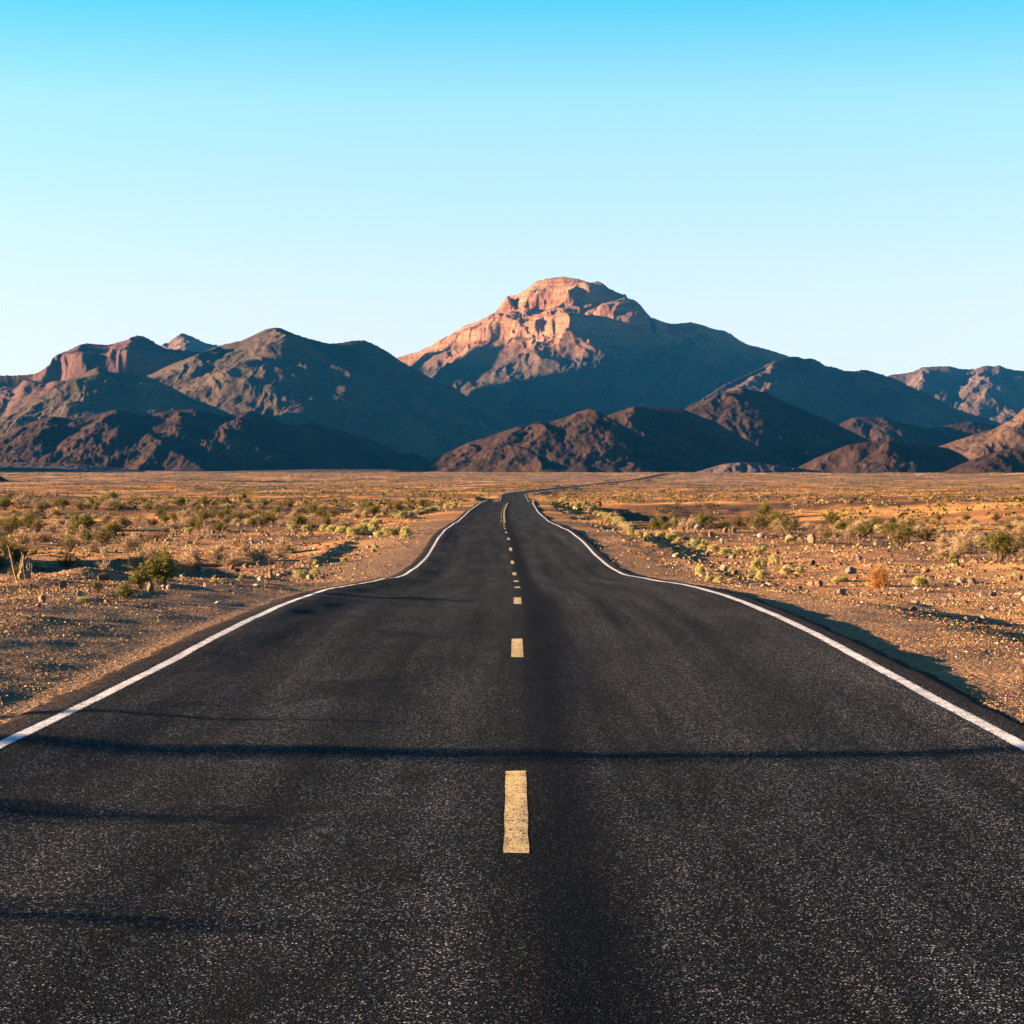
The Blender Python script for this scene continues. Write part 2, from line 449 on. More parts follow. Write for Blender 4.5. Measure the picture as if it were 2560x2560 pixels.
# ------------------------------------------------------------------ ground sheet
ys = [-60.0]
while ys[-1] < 8: ys.append(ys[-1] + 1.5)
while ys[-1] < 16000: ys.append(ys[-1] + max(0.13, 0.0056 * ys[-1]) if ys[-1] < 400 else ys[-1] * 1.0085)
ys = np.array(ys)
nc = 820
s = np.linspace(-1, 1, nc); s = 0.45 * s + 0.55 * s ** 3
W = 46 + 0.46 * np.clip(ys, 0, None)
X = s[None, :] * W[:, None] + xroad(np.clip(ys, -60, 700))[:, None]
Y = np.repeat(ys[:, None], nc, 1)
Z = ground_h(X, Y)
g = mesh_obj('ground', np.stack([X, Y, Z], -1).reshape(-1, 3), grid_faces(len(ys), nc), M['ground'], smooth_sh=True)
dl = np.abs(X - xroad(Y)) - 3.64
left = X < xroad(Y)
attr(g, 'shoulder', np.where(left, smooth(4.2, 1.6, dl), smooth(3.2, 1.0, dl)) * smooth(300, 60, Y))
attr(g, 'far', np.hypot(X, Y))
structure(g)

# ------------------------------------------------------------------ road
ry = [-30.0]
while ry[-1] < 2040: ry.append(ry[-1] + max(0.15, 0.004 * abs(ry[-1])))
ry = np.array(ry)
uu = np.concatenate([[-3.84, -3.77], np.linspace(-3.69, 3.69, 75), [3.77, 3.84]])
RX = xroad(ry)[:, None] + uu[None, :]
rag = np.where(np.abs(uu) > 3.62, 1.0, 0.0)[None, :] * np.sign(uu)[None, :]
RX = RX + rag * 0.07 * (perlin(ry[:, None] / 0.7, uu[None, :] * 0 + np.sign(uu)[None, :] * 9, 15) + 0.8 * perlin(ry[:, None] / 3.1, uu[None, :] * 0 + np.sign(uu)[None, :] * 5, 16))
RY = np.repeat(ry[:, None], len(uu), 1)
UU = np.repeat(uu[None, :], len(ry), 0)
RZ = zroad(RY) + crown(UU, RY)
RZ[:, 0] -= 0.30; RZ[:, -1] -= 0.30; RZ[:, 1] -= 0.03; RZ[:, -2] -= 0.03
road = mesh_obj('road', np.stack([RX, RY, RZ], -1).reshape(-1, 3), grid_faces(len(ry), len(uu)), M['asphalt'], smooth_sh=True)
attr(road, 'lateral', UU); structure(road)


_uu_in = uu[1:-1]; _RZi = RZ[:, 1:-1]


def road_z(u, y):
    j = np.clip(np.searchsorted(_uu_in, u) - 1, 0, len(_uu_in) - 2); i = np.clip(np.searchsorted(ry, y) - 1, 0, len(ry) - 2)
    fu = (u - _uu_in[j]) / (_uu_in[j + 1] - _uu_in[j]); fy = (y - ry[i]) / (ry[i + 1] - ry[i])
    return (_RZi[i, j] * (1 - fu) + _RZi[i, j + 1] * fu) * (1 - fy) + (_RZi[i + 1, j] * (1 - fu) + _RZi[i + 1, j + 1] * fu) * fy


def stripe(name, u0, y0, y1, w, mat, parent=road, step=0.12, raise_=0.0014, wob=0.012):
    n = max(3, int((y1 - y0) / max(step, 0.004 * y0)) + 1)
    yy = np.linspace(y0, y1, n)
    cs = np.linspace(-0.5, 0.5, 5)
    uu_ = u0 + 0.02 * perlin(yy / 9.0, yy * 0 + u0, 19)
    wv = w * (1 + 0.08 * perlin(yy / 0.6, yy * 0 + u0, 20))
    U = uu_[:, None] + cs[None, :] * wv[:, None]
    YY = np.repeat(yy[:, None], 5, 1)
    Zs = road_z(U, YY) + raise_
    o = mesh_obj(name, np.stack([xroad(YY) + U, YY, Zs], -1).reshape(-1, 3), grid_faces(n, 5), mat, parent, True)
    attr(o, 'lateral', U); attr(o, 'edge', np.repeat(np.array([1, 0.25, 0, 0.25, 1.0])[None, :], n, 0))
    return o


stripe('edge_line', -3.35, -8, 900, 0.11, M['white'])['label'] = 'white line along the left edge of the road'
stripe('edge_line', 3.35, -8, 900, 0.11, M['white'])['label'] = 'white line along the right edge of the road'
d0 = 11.05
while d0 < 168:
    if d0 < 300: stripe('centre_dash', 0.0, d0, d0 + 3.05, 0.125, M['yellow'])
    d0 += 12.19
d0 = 170.0
while d0 < 300:
    stripe('centre_dash', -0.16, d0, d0 + 3.4, 0.13, M['yellow']); d0 += 12.19
stripe('centre_line', 0.08, 166, 300, 0.14, M['yellow'])['label'] = 'solid yellow line of the no-passing stretch'
for k in range(5): stripe('centre_dash', 0.0, 560 + 12.19 * k, 563.4 + 12.19 * k, 0.14, M['yellow'])


# ------------------------------------------------------------------ hills
def c1(x, y): return (x / 1.932, 780 + y / 1.932)
def c2(x, y): return (900 + x / 1.932, 640 + y / 1.932)
def c3(x, y): return (1700 + x / 2.2465, 780 + y / 2.2465)


def hill(name, depth, sky, mat, spurs=(), foot=2.2, power=1.35, meander=0.35, jag=0.6, ero=0.022, ero_l=0.45,
         step=2.3, back=0.7, side=0.6, label=None, relief=0.19, skew=None, gully=0.010, base_off=-6, seed=1, fine=0.0045, cliffs=()):
    """sky: the skyline as photo pixels; spurs: polylines of (px, py, fraction of the foot in front of the ridge)"""
    sky = sorted(sky); sx = np.array([p[0] for p in sky]); sy = np.array([p[1] for p in sky])
    px = np.arange(sx[0], sx[-1] + step, step)
    prof = gblur(np.interp(px, sx, sy), 2.4 / step)
    jagp = jag * (np.abs(fbm(px / 14.0, px * 0 + seed, 4, seed + 90)) * 2.2 - 0.8)
    zb = float(np.interp(depth, _py, _pz)) + base_off
    yr = np.full(len(px), float(depth))
    if skew: yr = yr + gblur(np.interp(px, [p[0] for p in skew], [p[1] for p in skew]), 20)
    zs = CAMZ + (YH - prof) / F * yr
    H = np.maximum(zs - zb, 1.0)
    Hm = H.max()
    footm = foot * Hm
    dz = depth * step / F * 1.3
    dep = np.arange(yr.min() - footm - 0.05 * Hm, yr.max() + back * Hm, dz)
    sgs = (0.01, 0.06, 0.16, 0.34, 0.60)
    npx = Hm / depth * F / step
    NB = np.stack([gblur(H, max(0.01, sg * npx)) for sg in sgs])
    NB = np.minimum(NB, H[None, :] * 1.08 + 0.02 * Hm)
    HF = gblur(H, 0.30 * npx)
    PX = np.repeat(px[None, :], len(dep), 0); D = np.repeat(dep[:, None], len(px), 1)

    def base(ci, q):
        """height of the plain mountain front at column ci (float index), q metres in front of the crest"""
        c0 = np.clip(ci.astype(int), 0, len(px) - 2); cf = np.clip(ci - c0, 0, 1)
        lev = np.clip(np.clip(q, 0, None) / footm * 9.0, 0, 4 - 1e-6); l0 = lev.astype(int); fr = lev - l0
        g = lambda l: NB[l, c0] * (1 - cf) + NB[l, c0 + 1] * cf
        Hq = g(l0) * (1 - fr) + g(l0 + 1) * fr
        hf = np.maximum(HF[c0] * (1 - cf) + HF[c0 + 1] * cf, 4)
        w_ = np.clip(q, 0, None) / (foot * hf)
        fl = np.clip(1 - w_, 0, 1) ** power
        fl = np.where(q < 0, np.clip(1 + q / (back * np.maximum(Hq, 1)), 0, 1) ** 1.2, fl)
        return zb + Hq * fl - np.where(fl <= 0, 4.0, 0.0)
    xw = (PX - CX) / F * D
    LL = 0.62 * Hm
    q = yr[None, :] - D
    me_ = meander * Hm * (perlin(xw / LL, D / (2.2 * LL), seed + 60) + 0.45 * perlin(xw / (0.45 * LL), D / (1.1 * LL), seed + 61))
    me_ = me_ * smooth(0.0, 0.5 * Hm, q)
    CI = np.repeat(np.arange(len(px), dtype=float)[None, :], len(dep), 0)
    z = base(CI, np.where(q > 0, np.maximum(q - me_ * 0.6, 0.02 * q), q))
    z = z - (depth / F) * jagp[None, :] * -1.0 * np.exp(-np.clip(q, 0, None) / (0.03 * Hm))
    wx = xw + 0.07 * Hm * fbm(xw / (0.4 * Hm), D / (0.4 * Hm), 3, seed + 5)
    wy = D + 0.07 * Hm * fbm(xw / (0.4 * Hm) + 9, D / (0.4 * Hm), 3, seed + 6)
    qs = np.linspace(0, footm * 1.05, 400)
    for sp in spurs:
        opt = {}
        if isinstance(sp, dict): opt = sp; sp = sp['pts']
        sl = opt.get('slope', side); rise = opt.get('rise', relief) * Hm
        P = []
        pl = []
        for (A, B) in zip(sp[:-1], sp[1:]):
            for t_ in np.linspace(0, 1, 4)[:-1]: pl.append((A[0] + (B[0] - A[0]) * t_, A[1] + (B[1] - A[1]) * t_))
        pl.append(sp[-1][:2])
        for n_, (a, b) in enumerate(pl):
            t_ = n_ / (len(pl) - 1)
            dl_ = rise * min(1.0, 0.25 + 2.2 * t_) * (1 - 0.55 * t_)
            if sp[0][2] > 0.1: dl_ = rise * (1 - 0.5 * t_)
            ci = np.full(qs.shape, np.interp(a, px, np.arange(len(px))))
            yy_ = np.interp(a, px, yr) - qs
            pp = YH - (base(ci, qs) + dl_ - CAMZ) / yy_ * F
            k_ = int(np.argmax(pp >= b)) if (pp >= b).any() else len(qs) - 1
            P.append(((a - CX) / F * yy_[k_], yy_[k_], CAMZ + (YH - b) / F * yy_[k_]))
        P = np.array(P)
        best = np.full(z.shape, -1e9)
        for (A, B) in zip(P[:-1], P[1:]):
            dx, dy = B[0] - A[0], B[1] - A[1]; L2 = dx * dx + dy * dy + 1e-6
            t_ = np.clip(((wx - A[0]) * dx + (wy - A[1]) * dy) / L2, 0, 1)
            dist = np.hypot(wx - A[0] - t_ * dx, wy - A[1] - t_ * dy)
            rr = 0.02 * Hm
            zt = A[2] + t_ * (B[2] - A[2]) - sl * (np.sqrt(dist * dist + rr * rr) - rr)
            best = np.maximum(best, zt)
        k = opt.get('k', 0.03) * Hm
        hmx = np.clip(0.5 + 0.5 * (best - z) / k, 0, 1)
        z = z * (1 - hmx) + best * hmx + k * hmx * (1 - hmx) * 0.5
    inside = smooth(0, 0.16 * Hm, z - zb - 5) * smooth(0.0, 0.22 * Hm, np.abs(q) + 0.02 * Hm)
    L = ero_l * Hm
    e = ridged(wx / L, wy / (1.5 * L), 5, seed + 20, 0.52)
    z = z + ero * Hm * (e - 1.15) * inside
    e2 = ridged(wx / (0.11 * Hm), wy / (0.34 * Hm), 4, seed + 25, 0.55)
    z = z + gully * Hm * (e2 - 1.15) * inside
    z = z + fine * Hm * fbm(wx / (0.06 * Hm), wy / (0.08 * Hm), 4, seed + 30, 0.6) * np.clip(inside + 0.15, 0, 1)
    for (z0, z1, gain) in cliffs:     # rock bands: steepen part of the slope
        n_ = 0.05 * Hm * fbm(wx / (0.4 * Hm), wy / (0.4 * Hm), 3, seed + 33)
        tt = (z + n_ - (zb + z0 * Hm)) / ((z1 - z0) * Hm)
        tt_c = np.clip(tt, 0, 1); st_ = smooth(0.3, 0.7, tt_c)
        z = z + gain * (st_ - tt_c) * (z1 - z0) * Hm * smooth(0.02 * Hm, 0.10 * Hm, np.abs(q))
    # nothing in front may rise above the traced skyline (that would change the outline)
    lim = CAMZ + (zs[None, :] + (depth / F) * jagp[None, :] - CAMZ) / yr[None, :] * D - 0.004 * np.clip(q, 0, None)
    z = np.where(q > 0, np.minimum(z, lim), z)
    o = mesh_obj(name, np.stack([xw, D, z], -1).reshape(-1, 3), grid_faces(len(dep), len(px)), mat, smooth_sh=True)
    return structure(o, label, None)


brownA = mat_hill('olive_brown_hill_rock', (0.034, 0.025, 0.017), (0.054, 0.038, 0.025), (0.078, 0.054, 0.034), 0.010, bdist=4.0)
darkC = mat_hill('dark_varnished_rock', (0.014, 0.009, 0.0075), (0.027, 0.0155, 0.0115), (0.048, 0.026, 0.018), 0.020, bdist=2.5)
redD = mat_hill('red_volcanic_rock', (0.042, 0.024, 0.020), (0.068, 0.036, 0.029), (0.085, 0.052, 0.041), 0.006, strata=0.5, bdist=8)
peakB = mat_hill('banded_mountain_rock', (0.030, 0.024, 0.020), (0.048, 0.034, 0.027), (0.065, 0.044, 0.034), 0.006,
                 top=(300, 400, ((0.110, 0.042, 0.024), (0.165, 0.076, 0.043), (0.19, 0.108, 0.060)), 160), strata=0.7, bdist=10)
paleE = mat_hill('pale_peak_rock', (0.075, 0.05, 0.042), (0.11, 0.075, 0.06), (0.14, 0.10, 0.08), 0.008, strata=0.6, bdist=9)
mauveN = mat_hill('mauve_hill_rock', (0.036, 0.025, 0.023), (0.055, 0.038, 0.033), (0.072, 0.050, 0.042), 0.006, bdist=7)
pinkN = mat_hill('pink_hill_rock', (0.055, 0.036, 0.031), (0.085, 0.056, 0.046), (0.115, 0.076, 0.060), 0.006, bdist=7)
rockK = mat_hill('orange_brown_rock', (0.036, 0.023, 0.018), (0.058, 0.036, 0.026), (0.09, 0.052, 0.032), 0.02, strata=0.4, bdist=3)
fanO = mat_hill('pale_gravel_mound', (0.05, 0.036, 0.032), (0.075, 0.055, 0.046), (0.10, 0.073, 0.06), 0.03, bdist=1.5)

# far peaks first
hill('mountain', 8200, [c1(*p) for p in ((690, 230), (785, 162), (800, 150), (820, 150), (835, 128), (850, 122), (880, 100), (900, 105), (920, 116), (935, 117), (950, 130), (1000, 150), (1060, 163), (1150, 230))],
     paleE, spurs=([c1(880, 105) + (0.0,), c1(900, 150) + (0.12,), c1(915, 190) + (0.2,)],), seed=3, jag=1.4, ero=0.024, step=1.6)
hill('mountain', 4850, [c1(*p) for p in ((-260, 330), (0, 305), (60, 306), (120, 303), (170, 298), (220, 275), (240, 260), (255, 220), (290, 200), (330, 187), (380, 160), (420, 150), (470, 155), (520, 158), (580, 145), (620, 132), (660, 112), (690, 113), (720, 130), (760, 155), (800, 175), (850, 181), (900, 185), (950, 190), (1000, 200), (1150, 260))],
     redD, spurs=(dict(pts=[c1(420, 152) + (0.0,), c1(400, 230) + (0.10,), c1(360, 290) + (0.2,), c1(300, 350) + (0.3,)], slope=0.75),
                  dict(pts=[c1(250, 225) + (0.0,), c1(235, 265) + (0.05,), c1(180, 310) + (0.15,)], slope=0.9),
                  [c1(660, 115) + (0.0,), c1(640, 190) + (0.12,), c1(560, 300) + (0.3,)]),
     seed=5, jag=1.3, ero=0.024, cliffs=((0.62, 0.85, 0.9),))
hill('mountain', 7600, [c3(*p) for p in ((1050, 420), (1180, 352), (1250, 346), (1310, 335), (1360, 310), (1430, 306), (1510, 303), (1570, 320), (1650, 323), (1680, 310), (1720, 300), (1760, 306), (1790, 298), (1830, 316), (1870, 326), (1932, 331), (2050, 345), (2200, 330), (2400, 420))],
     pinkN, spurs=(dict(pts=[c3(1715, 325) + (0.05,), c3(1700, 345) + (0.12,), c3(1640, 392) + (0.22,), c3(1600, 440) + (0.30,), c3(1550, 492) + (0.42,)], slope=0.62),
                    dict(pts=[c3(1705, 345) + (0.12,), c3(1760, 380) + (0.2,), c3(1840, 430) + (0.28,), c3(1930, 500) + (0.42,)], slope=0.6),
                    [c3(1360, 312) + (0.0,), c3(1330, 400) + (0.2,), c3(1290, 470) + (0.35,)]),
     seed=8, jag=1.0, ero=0.020)
# the high banded mountain
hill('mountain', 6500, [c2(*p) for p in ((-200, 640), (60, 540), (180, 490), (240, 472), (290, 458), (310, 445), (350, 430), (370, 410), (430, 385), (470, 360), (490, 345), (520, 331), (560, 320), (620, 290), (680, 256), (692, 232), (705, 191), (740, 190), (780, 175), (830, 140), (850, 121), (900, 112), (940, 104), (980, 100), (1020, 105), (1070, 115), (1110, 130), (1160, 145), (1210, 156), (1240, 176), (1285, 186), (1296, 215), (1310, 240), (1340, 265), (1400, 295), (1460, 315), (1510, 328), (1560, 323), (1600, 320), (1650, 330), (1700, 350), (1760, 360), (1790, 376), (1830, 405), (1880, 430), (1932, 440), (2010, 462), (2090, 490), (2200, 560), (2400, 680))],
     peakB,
     spurs=(dict(pts=[c2(705, 193) + (0.0,), c2(722, 240) + (0.035,), c2(785, 285) + (0.08,), c2(812, 325) + (0.12,), c2(835, 360) + (0.16,)], slope=0.95, rise=0.07),
            dict(pts=[c2(1285, 188) + (0.0,), c2(1240, 215) + (0.03,), c2(1190, 262) + (0.08,)], slope=1.2),
            dict(pts=[c2(1190, 262) + (0.08,), c2(1080, 262) + (0.10,), c2(1000, 262) + (0.11,), c2(950, 300) + (0.15,), c2(880, 335) + (0.2,), c2(800, 385) + (0.25,)], slope=0.85),
            dict(pts=[c2(1070, 117) + (0.0,), c2(1015, 200) + (0.0,), c2(960, 290) + (0.0,)], slope=0.7, rise=0.06),
            dict(pts=[c2(950, 106) + (0.0,), c2(905, 180) + (0.0,), c2(880, 240) + (0.0,)], slope=0.8, rise=0.05),
            dict(pts=[c2(1240, 178) + (0.0,), c2(1165, 215) + (0.0,), c2(1110, 258) + (0.0,)], slope=0.7, rise=0.06),
            dict(pts=[c2(460, 365) + (0.0,), c2(500, 390) + (0.05,), c2(560, 400) + (0.09,)], slope=1.0),
            dict(pts=[c2(480, 455) + (0.24,), c2(560, 420) + (0.25,), c2(630, 405) + (0.25,), c2(700, 425) + (0.27,), c2(770, 455) + (0.31,), c2(825, 495) + (0.36,)], slope=0.62),
            dict(pts=[c2(1010, 345) + (0.2,), c2(1100, 362) + (0.21,), c2(1165, 420) + (0.27,)], slope=0.7),
            dict(pts=[c2(1560, 330) + (0.02,), c2(1500, 420) + (0.16,), c2(1400, 520) + (0.3,), c2(1320, 640) + (0.5,)], slope=0.5),
            dict(pts=[c2(1640, 590) + (0.45,), c2(1560, 610) + (0.5,), c2(1450, 640) + (0.55,), c2(1380, 690) + (0.62,)], slope=0.6)),
     seed=13, jag=1.1, ero=0.035, ero_l=0.30, step=2.0, cliffs=((0.80, 0.95, 0.5), (0.62, 0.76, 0.4)), meander=0.22, fine=0.009, skew=[(900, 700), (1060, 520), (1300, 130), (1410, 0), (1560, -120), (1700, 0), (2000, 300)])
hill('mountain', 5000, [c3(*p) for p in ((-160, 640), (60, 540), (150, 470), (230, 416), (300, 385), (370, 352), (440, 320), (500, 290), (560, 265), (620, 247), (660, 250), (700, 262), (720, 257), (745, 260), (780, 276), (810, 300), (870, 310), (920, 330), (980, 331), (1040, 322), (1090, 336), (1130, 350), (1200, 370), (1280, 412), (1380, 455), (1450, 490), (1520, 530), (1600, 560), (1750, 605), (1950, 680))],
     mauveN, spurs=([c3(560, 268) + (0.0,), c3(480, 330) + (0.1,), c3(400, 385) + (0.2,), c3(330, 430) + (0.3,)],
                    [c3(1060, 345) + (0.05,), c3(1000, 370) + (0.1,), c3(930, 385) + (0.16,)],
                    [c3(700, 265) + (0.0,), c3(760, 380) + (0.2,), c3(900, 470) + (0.4,), c3(1100, 560) + (0.65,)],
                    [c3(1100, 350) + (0.02,), c3(1230, 460) + (0.25,), c3(1420, 560) + (0.5,)]),
     skew=[(1700, -350), (1900, -160), (1990, 0), (2300, 60), (2500, 200)], seed=17, jag=1.1, ero=0.020)
# the broad brown mountain on the left and its shoulder
hill('mountain', 4500, [c1(*p) for p in ((500, 420), (640, 340), (730, 300), (820, 256), (900, 225), (1000, 186), (1060, 160), (1160, 140), (1230, 110), (1290, 82), (1340, 72), (1380, 86), (1420, 105), (1500, 130), (1590, 152), (1650, 148), (1700, 138), (1760, 135), (1810, 156), (1870, 190), (1932, 235))] +
     [c2(*p) for p in ((260, 545), (330, 600), (440, 660), (520, 712), (610, 760), (720, 810), (860, 860), (980, 900))],
     brownA, spurs=([c1(1060, 165) + (0.0,), c1(960, 215) + (0.06,), c1(860, 280) + (0.15,), c1(760, 330) + (0.25,)],
                    [c1(1230, 215) + (0.18,), c1(1195, 250) + (0.22,), c1(1160, 300) + (0.30,), c1(1080, 370) + (0.42,), c1(1040, 425) + (0.5,)],
                    [c1(1440, 225) + (0.18,), c1(1400, 260) + (0.22,), c1(1430, 320) + (0.32,), c1(1390, 370) + (0.4,)],
                    [c1(1585, 245) + (0.2,), c1(1565, 290) + (0.26,), c1(1510, 320) + (0.32,)],
                    [c1(1660, 298) + (0.28,), c1(1600, 312) + (0.3,), c1(1500, 350) + (0.38,), c1(1440, 390) + (0.46,), c1(1370, 440) + (0.55,), c1(1270, 490) + (0.68,)],
                    [c1(1450, 440) + (0.52,), c1(1420, 480) + (0.6,), c1(1400, 530) + (0.7,)],
                    [c1(1720, 410) + (0.45,), c1(1690, 430) + (0.5,), c1(1670, 470) + (0.56,)],
                    [c1(1890, 545) + (0.68,), c1(1850, 560) + (0.72,), c1(1800, 590) + (0.8,)],
                    [c1(1345, 80) + (0.0,), c1(1400, 130) + (0.08,), c1(1420, 185) + (0.15,)],
                    [c1(1760, 140) + (0.0,), c1(1860, 280) + (0.25,), c1(1932, 400) + (0.45,), c2(160, 640) + (0.65,)],
                    [c1(1350, 85) + (0.0,), c1(1500, 200) + (0.14,), c1(1700, 290) + (0.27,)]),
     relief=0.27, skew=[(260, 30), (470, 20), (600, 0), (694, 0), (900, 30), (1100, 60)], gully=0.008, seed=23, jag=0.35, ero=0.012, ero_l=0.35, side=0.52)
hill('hill', 4000, [c1(*p) for p in ((-400, 640), (-150, 580), (0, 520), (120, 440), (250, 380), (340, 330), (400, 300), (480, 262), (540, 290), (600, 296), (660, 289), (720, 312), (800, 350), (830, 362), (920, 410), (1000, 442), (1100, 482), (1180, 540), (1300, 600))],
     brownA, spurs=([c1(480, 265) + (0.0,), c1(440, 300) + (0.08,), c1(410, 340) + (0.2,)],
                    [c1(350, 326) + (0.12,), c1(270, 385) + (0.22,), c1(180, 440) + (0.32,), c1(60, 510) + (0.45,), c1(-10, 545) + (0.52,)],
                    [c1(350, 326) + (0.12,), c1(420, 390) + (0.25,), c1(480, 440) + (0.38,)],
                    [c1(660, 292) + (0.0,), c1(690, 340) + (0.12,), c1(765, 360) + (0.18,), c1(730, 410) + (0.3,), c1(690, 455) + (0.42,), c1(650, 475) + (0.5,)],
                    [c1(765, 360) + (0.18,), c1(790, 420) + (0.3,), c1(850, 470) + (0.45,)]),
     seed=29, jag=0.9, ero=0.020, side=0.55)
hill('hill', 3600, [c3(*p) for p in ((820, 690), (880, 640), (920, 612), (970, 592), (1040, 584), (1120, 591), (1200, 606), (1300, 632), (1400, 652), (1450, 642), (1560, 622), (1640, 612), (1720, 622), (1800, 642), (1900, 700))],
     darkC, spurs=([c3(1120, 592) + (0.02,), c3(1180, 640) + (0.25,), c3(1150, 680) + (0.4,)], [c3(1240, 640) + (0.15,), c3(1320, 680) + (0.4,)]), seed=31, jag=0.4, ero=0.020)
# dark foothills
hill('hill', 3000, [c1(*p) for p in ((-420, 660), (-200, 620), (0, 595), (100, 550), (200, 512), (250, 500), (330, 510), (430, 505), (480, 487), (560, 468), (640, 486), (700, 500), (760, 486), (800, 478), (880, 470), (940, 466), (1000, 480), (1080, 500), (1120, 492), (1200, 475), (1280, 500), (1380, 540), (1440, 545), (1500, 530), (1560, 548), (1650, 570), (1750, 600), (1850, 640), (1932, 682))] +
     [c2(*p) for p in ((260, 948), (340, 988), (430, 1010))],
     darkC, spurs=([c1(250, 503) + (0.0,), c1(205, 570) + (0.2,), c1(150, 640) + (0.45,), c1(40, 712) + (0.8,)],
                   [c1(100, 552) + (0.0,), c1(60, 600) + (0.12,), c1(10, 660) + (0.4,)],
                   [c1(560, 470) + (0.0,), c1(500, 530) + (0.12,), c1(460, 560) + (0.22,)],
                   [c1(580, 555) + (0.18,), c1(480, 580) + (0.28,), c1(430, 600) + (0.36,), c1(330, 655) + (0.5,), c1(220, 690) + (0.65,), c1(110, 725) + (0.85,)],
                   [c1(450, 590) + (0.34,), c1(480, 640) + (0.45,), c1(440, 690) + (0.65,)],
                   [c1(580, 555) + (0.18,), c1(680, 590) + (0.28,), c1(670, 650) + (0.45,), c1(660, 700) + (0.6,)],
                   [c1(760, 640) + (0.45,), c1(740, 680) + (0.58,), c1(690, 730) + (0.8,)],
                   [c1(870, 475) + (0.02,), c1(860, 530) + (0.15,), c1(850, 580) + (0.3,)],
                   [c1(1060, 555) + (0.22,), c1(1020, 590) + (0.32,)],
                   [c1(1145, 560) + (0.22,), c1(1130, 600) + (0.34,)],
                   [c1(1210, 478) + (0.0,), c1(1140, 520) + (0.12,), c1(1100, 545) + (0.2,)],
                   [c1(1500, 533) + (0.0,), c1(1440, 560) + (0.12,)],
                   [c1(720, 590) + (0.25,), c1(860, 680) + (0.55,), c1(960, 740) + (0.8,)]),
     seed=37, jag=0.5, ero=0.024, ero_l=0.6, side=0.5, power=1.6, foot=3.0)
hill('hill', 3000, [c3(*p) for p in ((-260, 700), (-100, 640), (45, 556), (100, 520), (180, 476), (250, 446), (320, 436), (350, 427), (420, 440), (490, 450), (560, 490), (650, 530), (750, 570), (850, 612), (950, 662), (1050, 712), (1150, 760), (1260, 830))],
     darkC, spurs=([c3(260, 448) + (0.0,), c3(340, 492) + (0.1,), c3(430, 560) + (0.25,), c3(510, 612) + (0.4,)],
                   [c3(230, 450) + (0.0,), c3(150, 530) + (0.15,), c3(90, 580) + (0.3,)],
                   [c3(520, 640) + (0.4,), c3(620, 720) + (0.6,), c3(700, 790) + (0.85,)]),
     seed=41, power=1.7, foot=3.0, jag=0.4, ero=0.020, side=0.5)
hill('hill', 2750, [c2(*p) for p in ((1040, 860), (1130, 805), (1200, 766), (1270, 740), (1340, 722), (1420, 730), (1500, 735), (1570, 741), (1640, 770), (1720, 800), (1800, 850), (1932, 920), (2050, 985))],
     darkC, spurs=([c2(1330, 725) + (0.0,), c2(1270, 790) + (0.2,)],), seed=43, power=1.7, foot=3.0, jag=0.4, ero=0.020, side=0.5)
hill('hill', 2450, [c2(*p) for p in ((120, 1058), (180, 1040), (250, 1016), (350, 980), (450, 936), (520, 900), (600, 880), (680, 850), (770, 820), (800, 826), (860, 796), (920, 800), (1000, 775), (1060, 750), (1115, 732), (1160, 755), (1220, 790), (1300, 832), (1400, 890), (1500, 950), (1600, 1000), (1700, 1045))],
     darkC, spurs=([c2(770, 823) + (0.0,), c2(720, 880) + (0.2,), c2(690, 960) + (0.6,), c2(680, 1010) + (0.85,)],
                   dict(pts=[c2(730, 910) + (0.3,), c2(800, 932) + (0.36,), c2(850, 970) + (0.5,), c2(885, 1005) + (0.75,)], slope=0.8),
                   [c2(535, 905) + (0.05,), c2(560, 960) + (0.35,), c2(540, 1020) + (0.8,)],
                   [c2(450, 945) + (0.05,), c2(400, 1010) + (0.5,)],
                   [c2(1115, 736) + (0.0,), c2(1215, 800) + (0.12,), c2(1175, 850) + (0.3,)],
                   [c2(860, 800) + (0.0,), c2(930, 850) + (0.18,), c2(960, 900) + (0.3,)],
                   [c2(1330, 1000) + (0.7,), c2(1280, 960) + (0.5,), c2(1240, 900) + (0.35,)]),
     seed=47, jag=0.8, ero=0.014, ero_l=0.5, side=0.5, power=1.7, foot=3.0)
# right hand rocks
hill('hill', 2700, [c3(*p) for p in ((1330, 800), (1480, 742), (1560, 716), (1640, 690), (1750, 660), (1800, 632), (1870, 602), (1890, 575), (1932, 536), (1990, 500), (2060, 460), (2150, 430), (2260, 440), (2420, 560), (2600, 700))],
     rockK, spurs=([c3(1890, 585) + (0.02,), c3(1840, 650) + (0.14,), c3(1780, 700) + (0.28,), c3(1700, 770) + (0.5,), c3(1640, 830) + (0.75,)],
                   dict(pts=[c3(1960, 540) + (0.05,), c3(1900, 650) + (0.18,), c3(1800, 720) + (0.32,)], slope=0.8)),
     seed=53, jag=1.0, ero=0.028, ero_l=0.4, side=0.6)
hill('hill', 2300, [c3(*p) for p in ((600, 905), (680, 862), (760, 820), (850, 782), (950, 742), (1050, 730), (1120, 726), (1180, 718), (1240, 725), (1300, 740), (1400, 746), (1500, 762), (1570, 790), (1620, 826), (1700, 880))],
     darkC, spurs=([c3(1180, 722) + (0.0,), c3(1160, 770) + (0.2,), c3(1080, 810) + (0.4,)], [c3(1300, 800) + (0.3,), c3(1420, 840) + (0.5,)]), seed=59, jag=0.9, ero=0.040, ero_l=0.9, side=0.5)
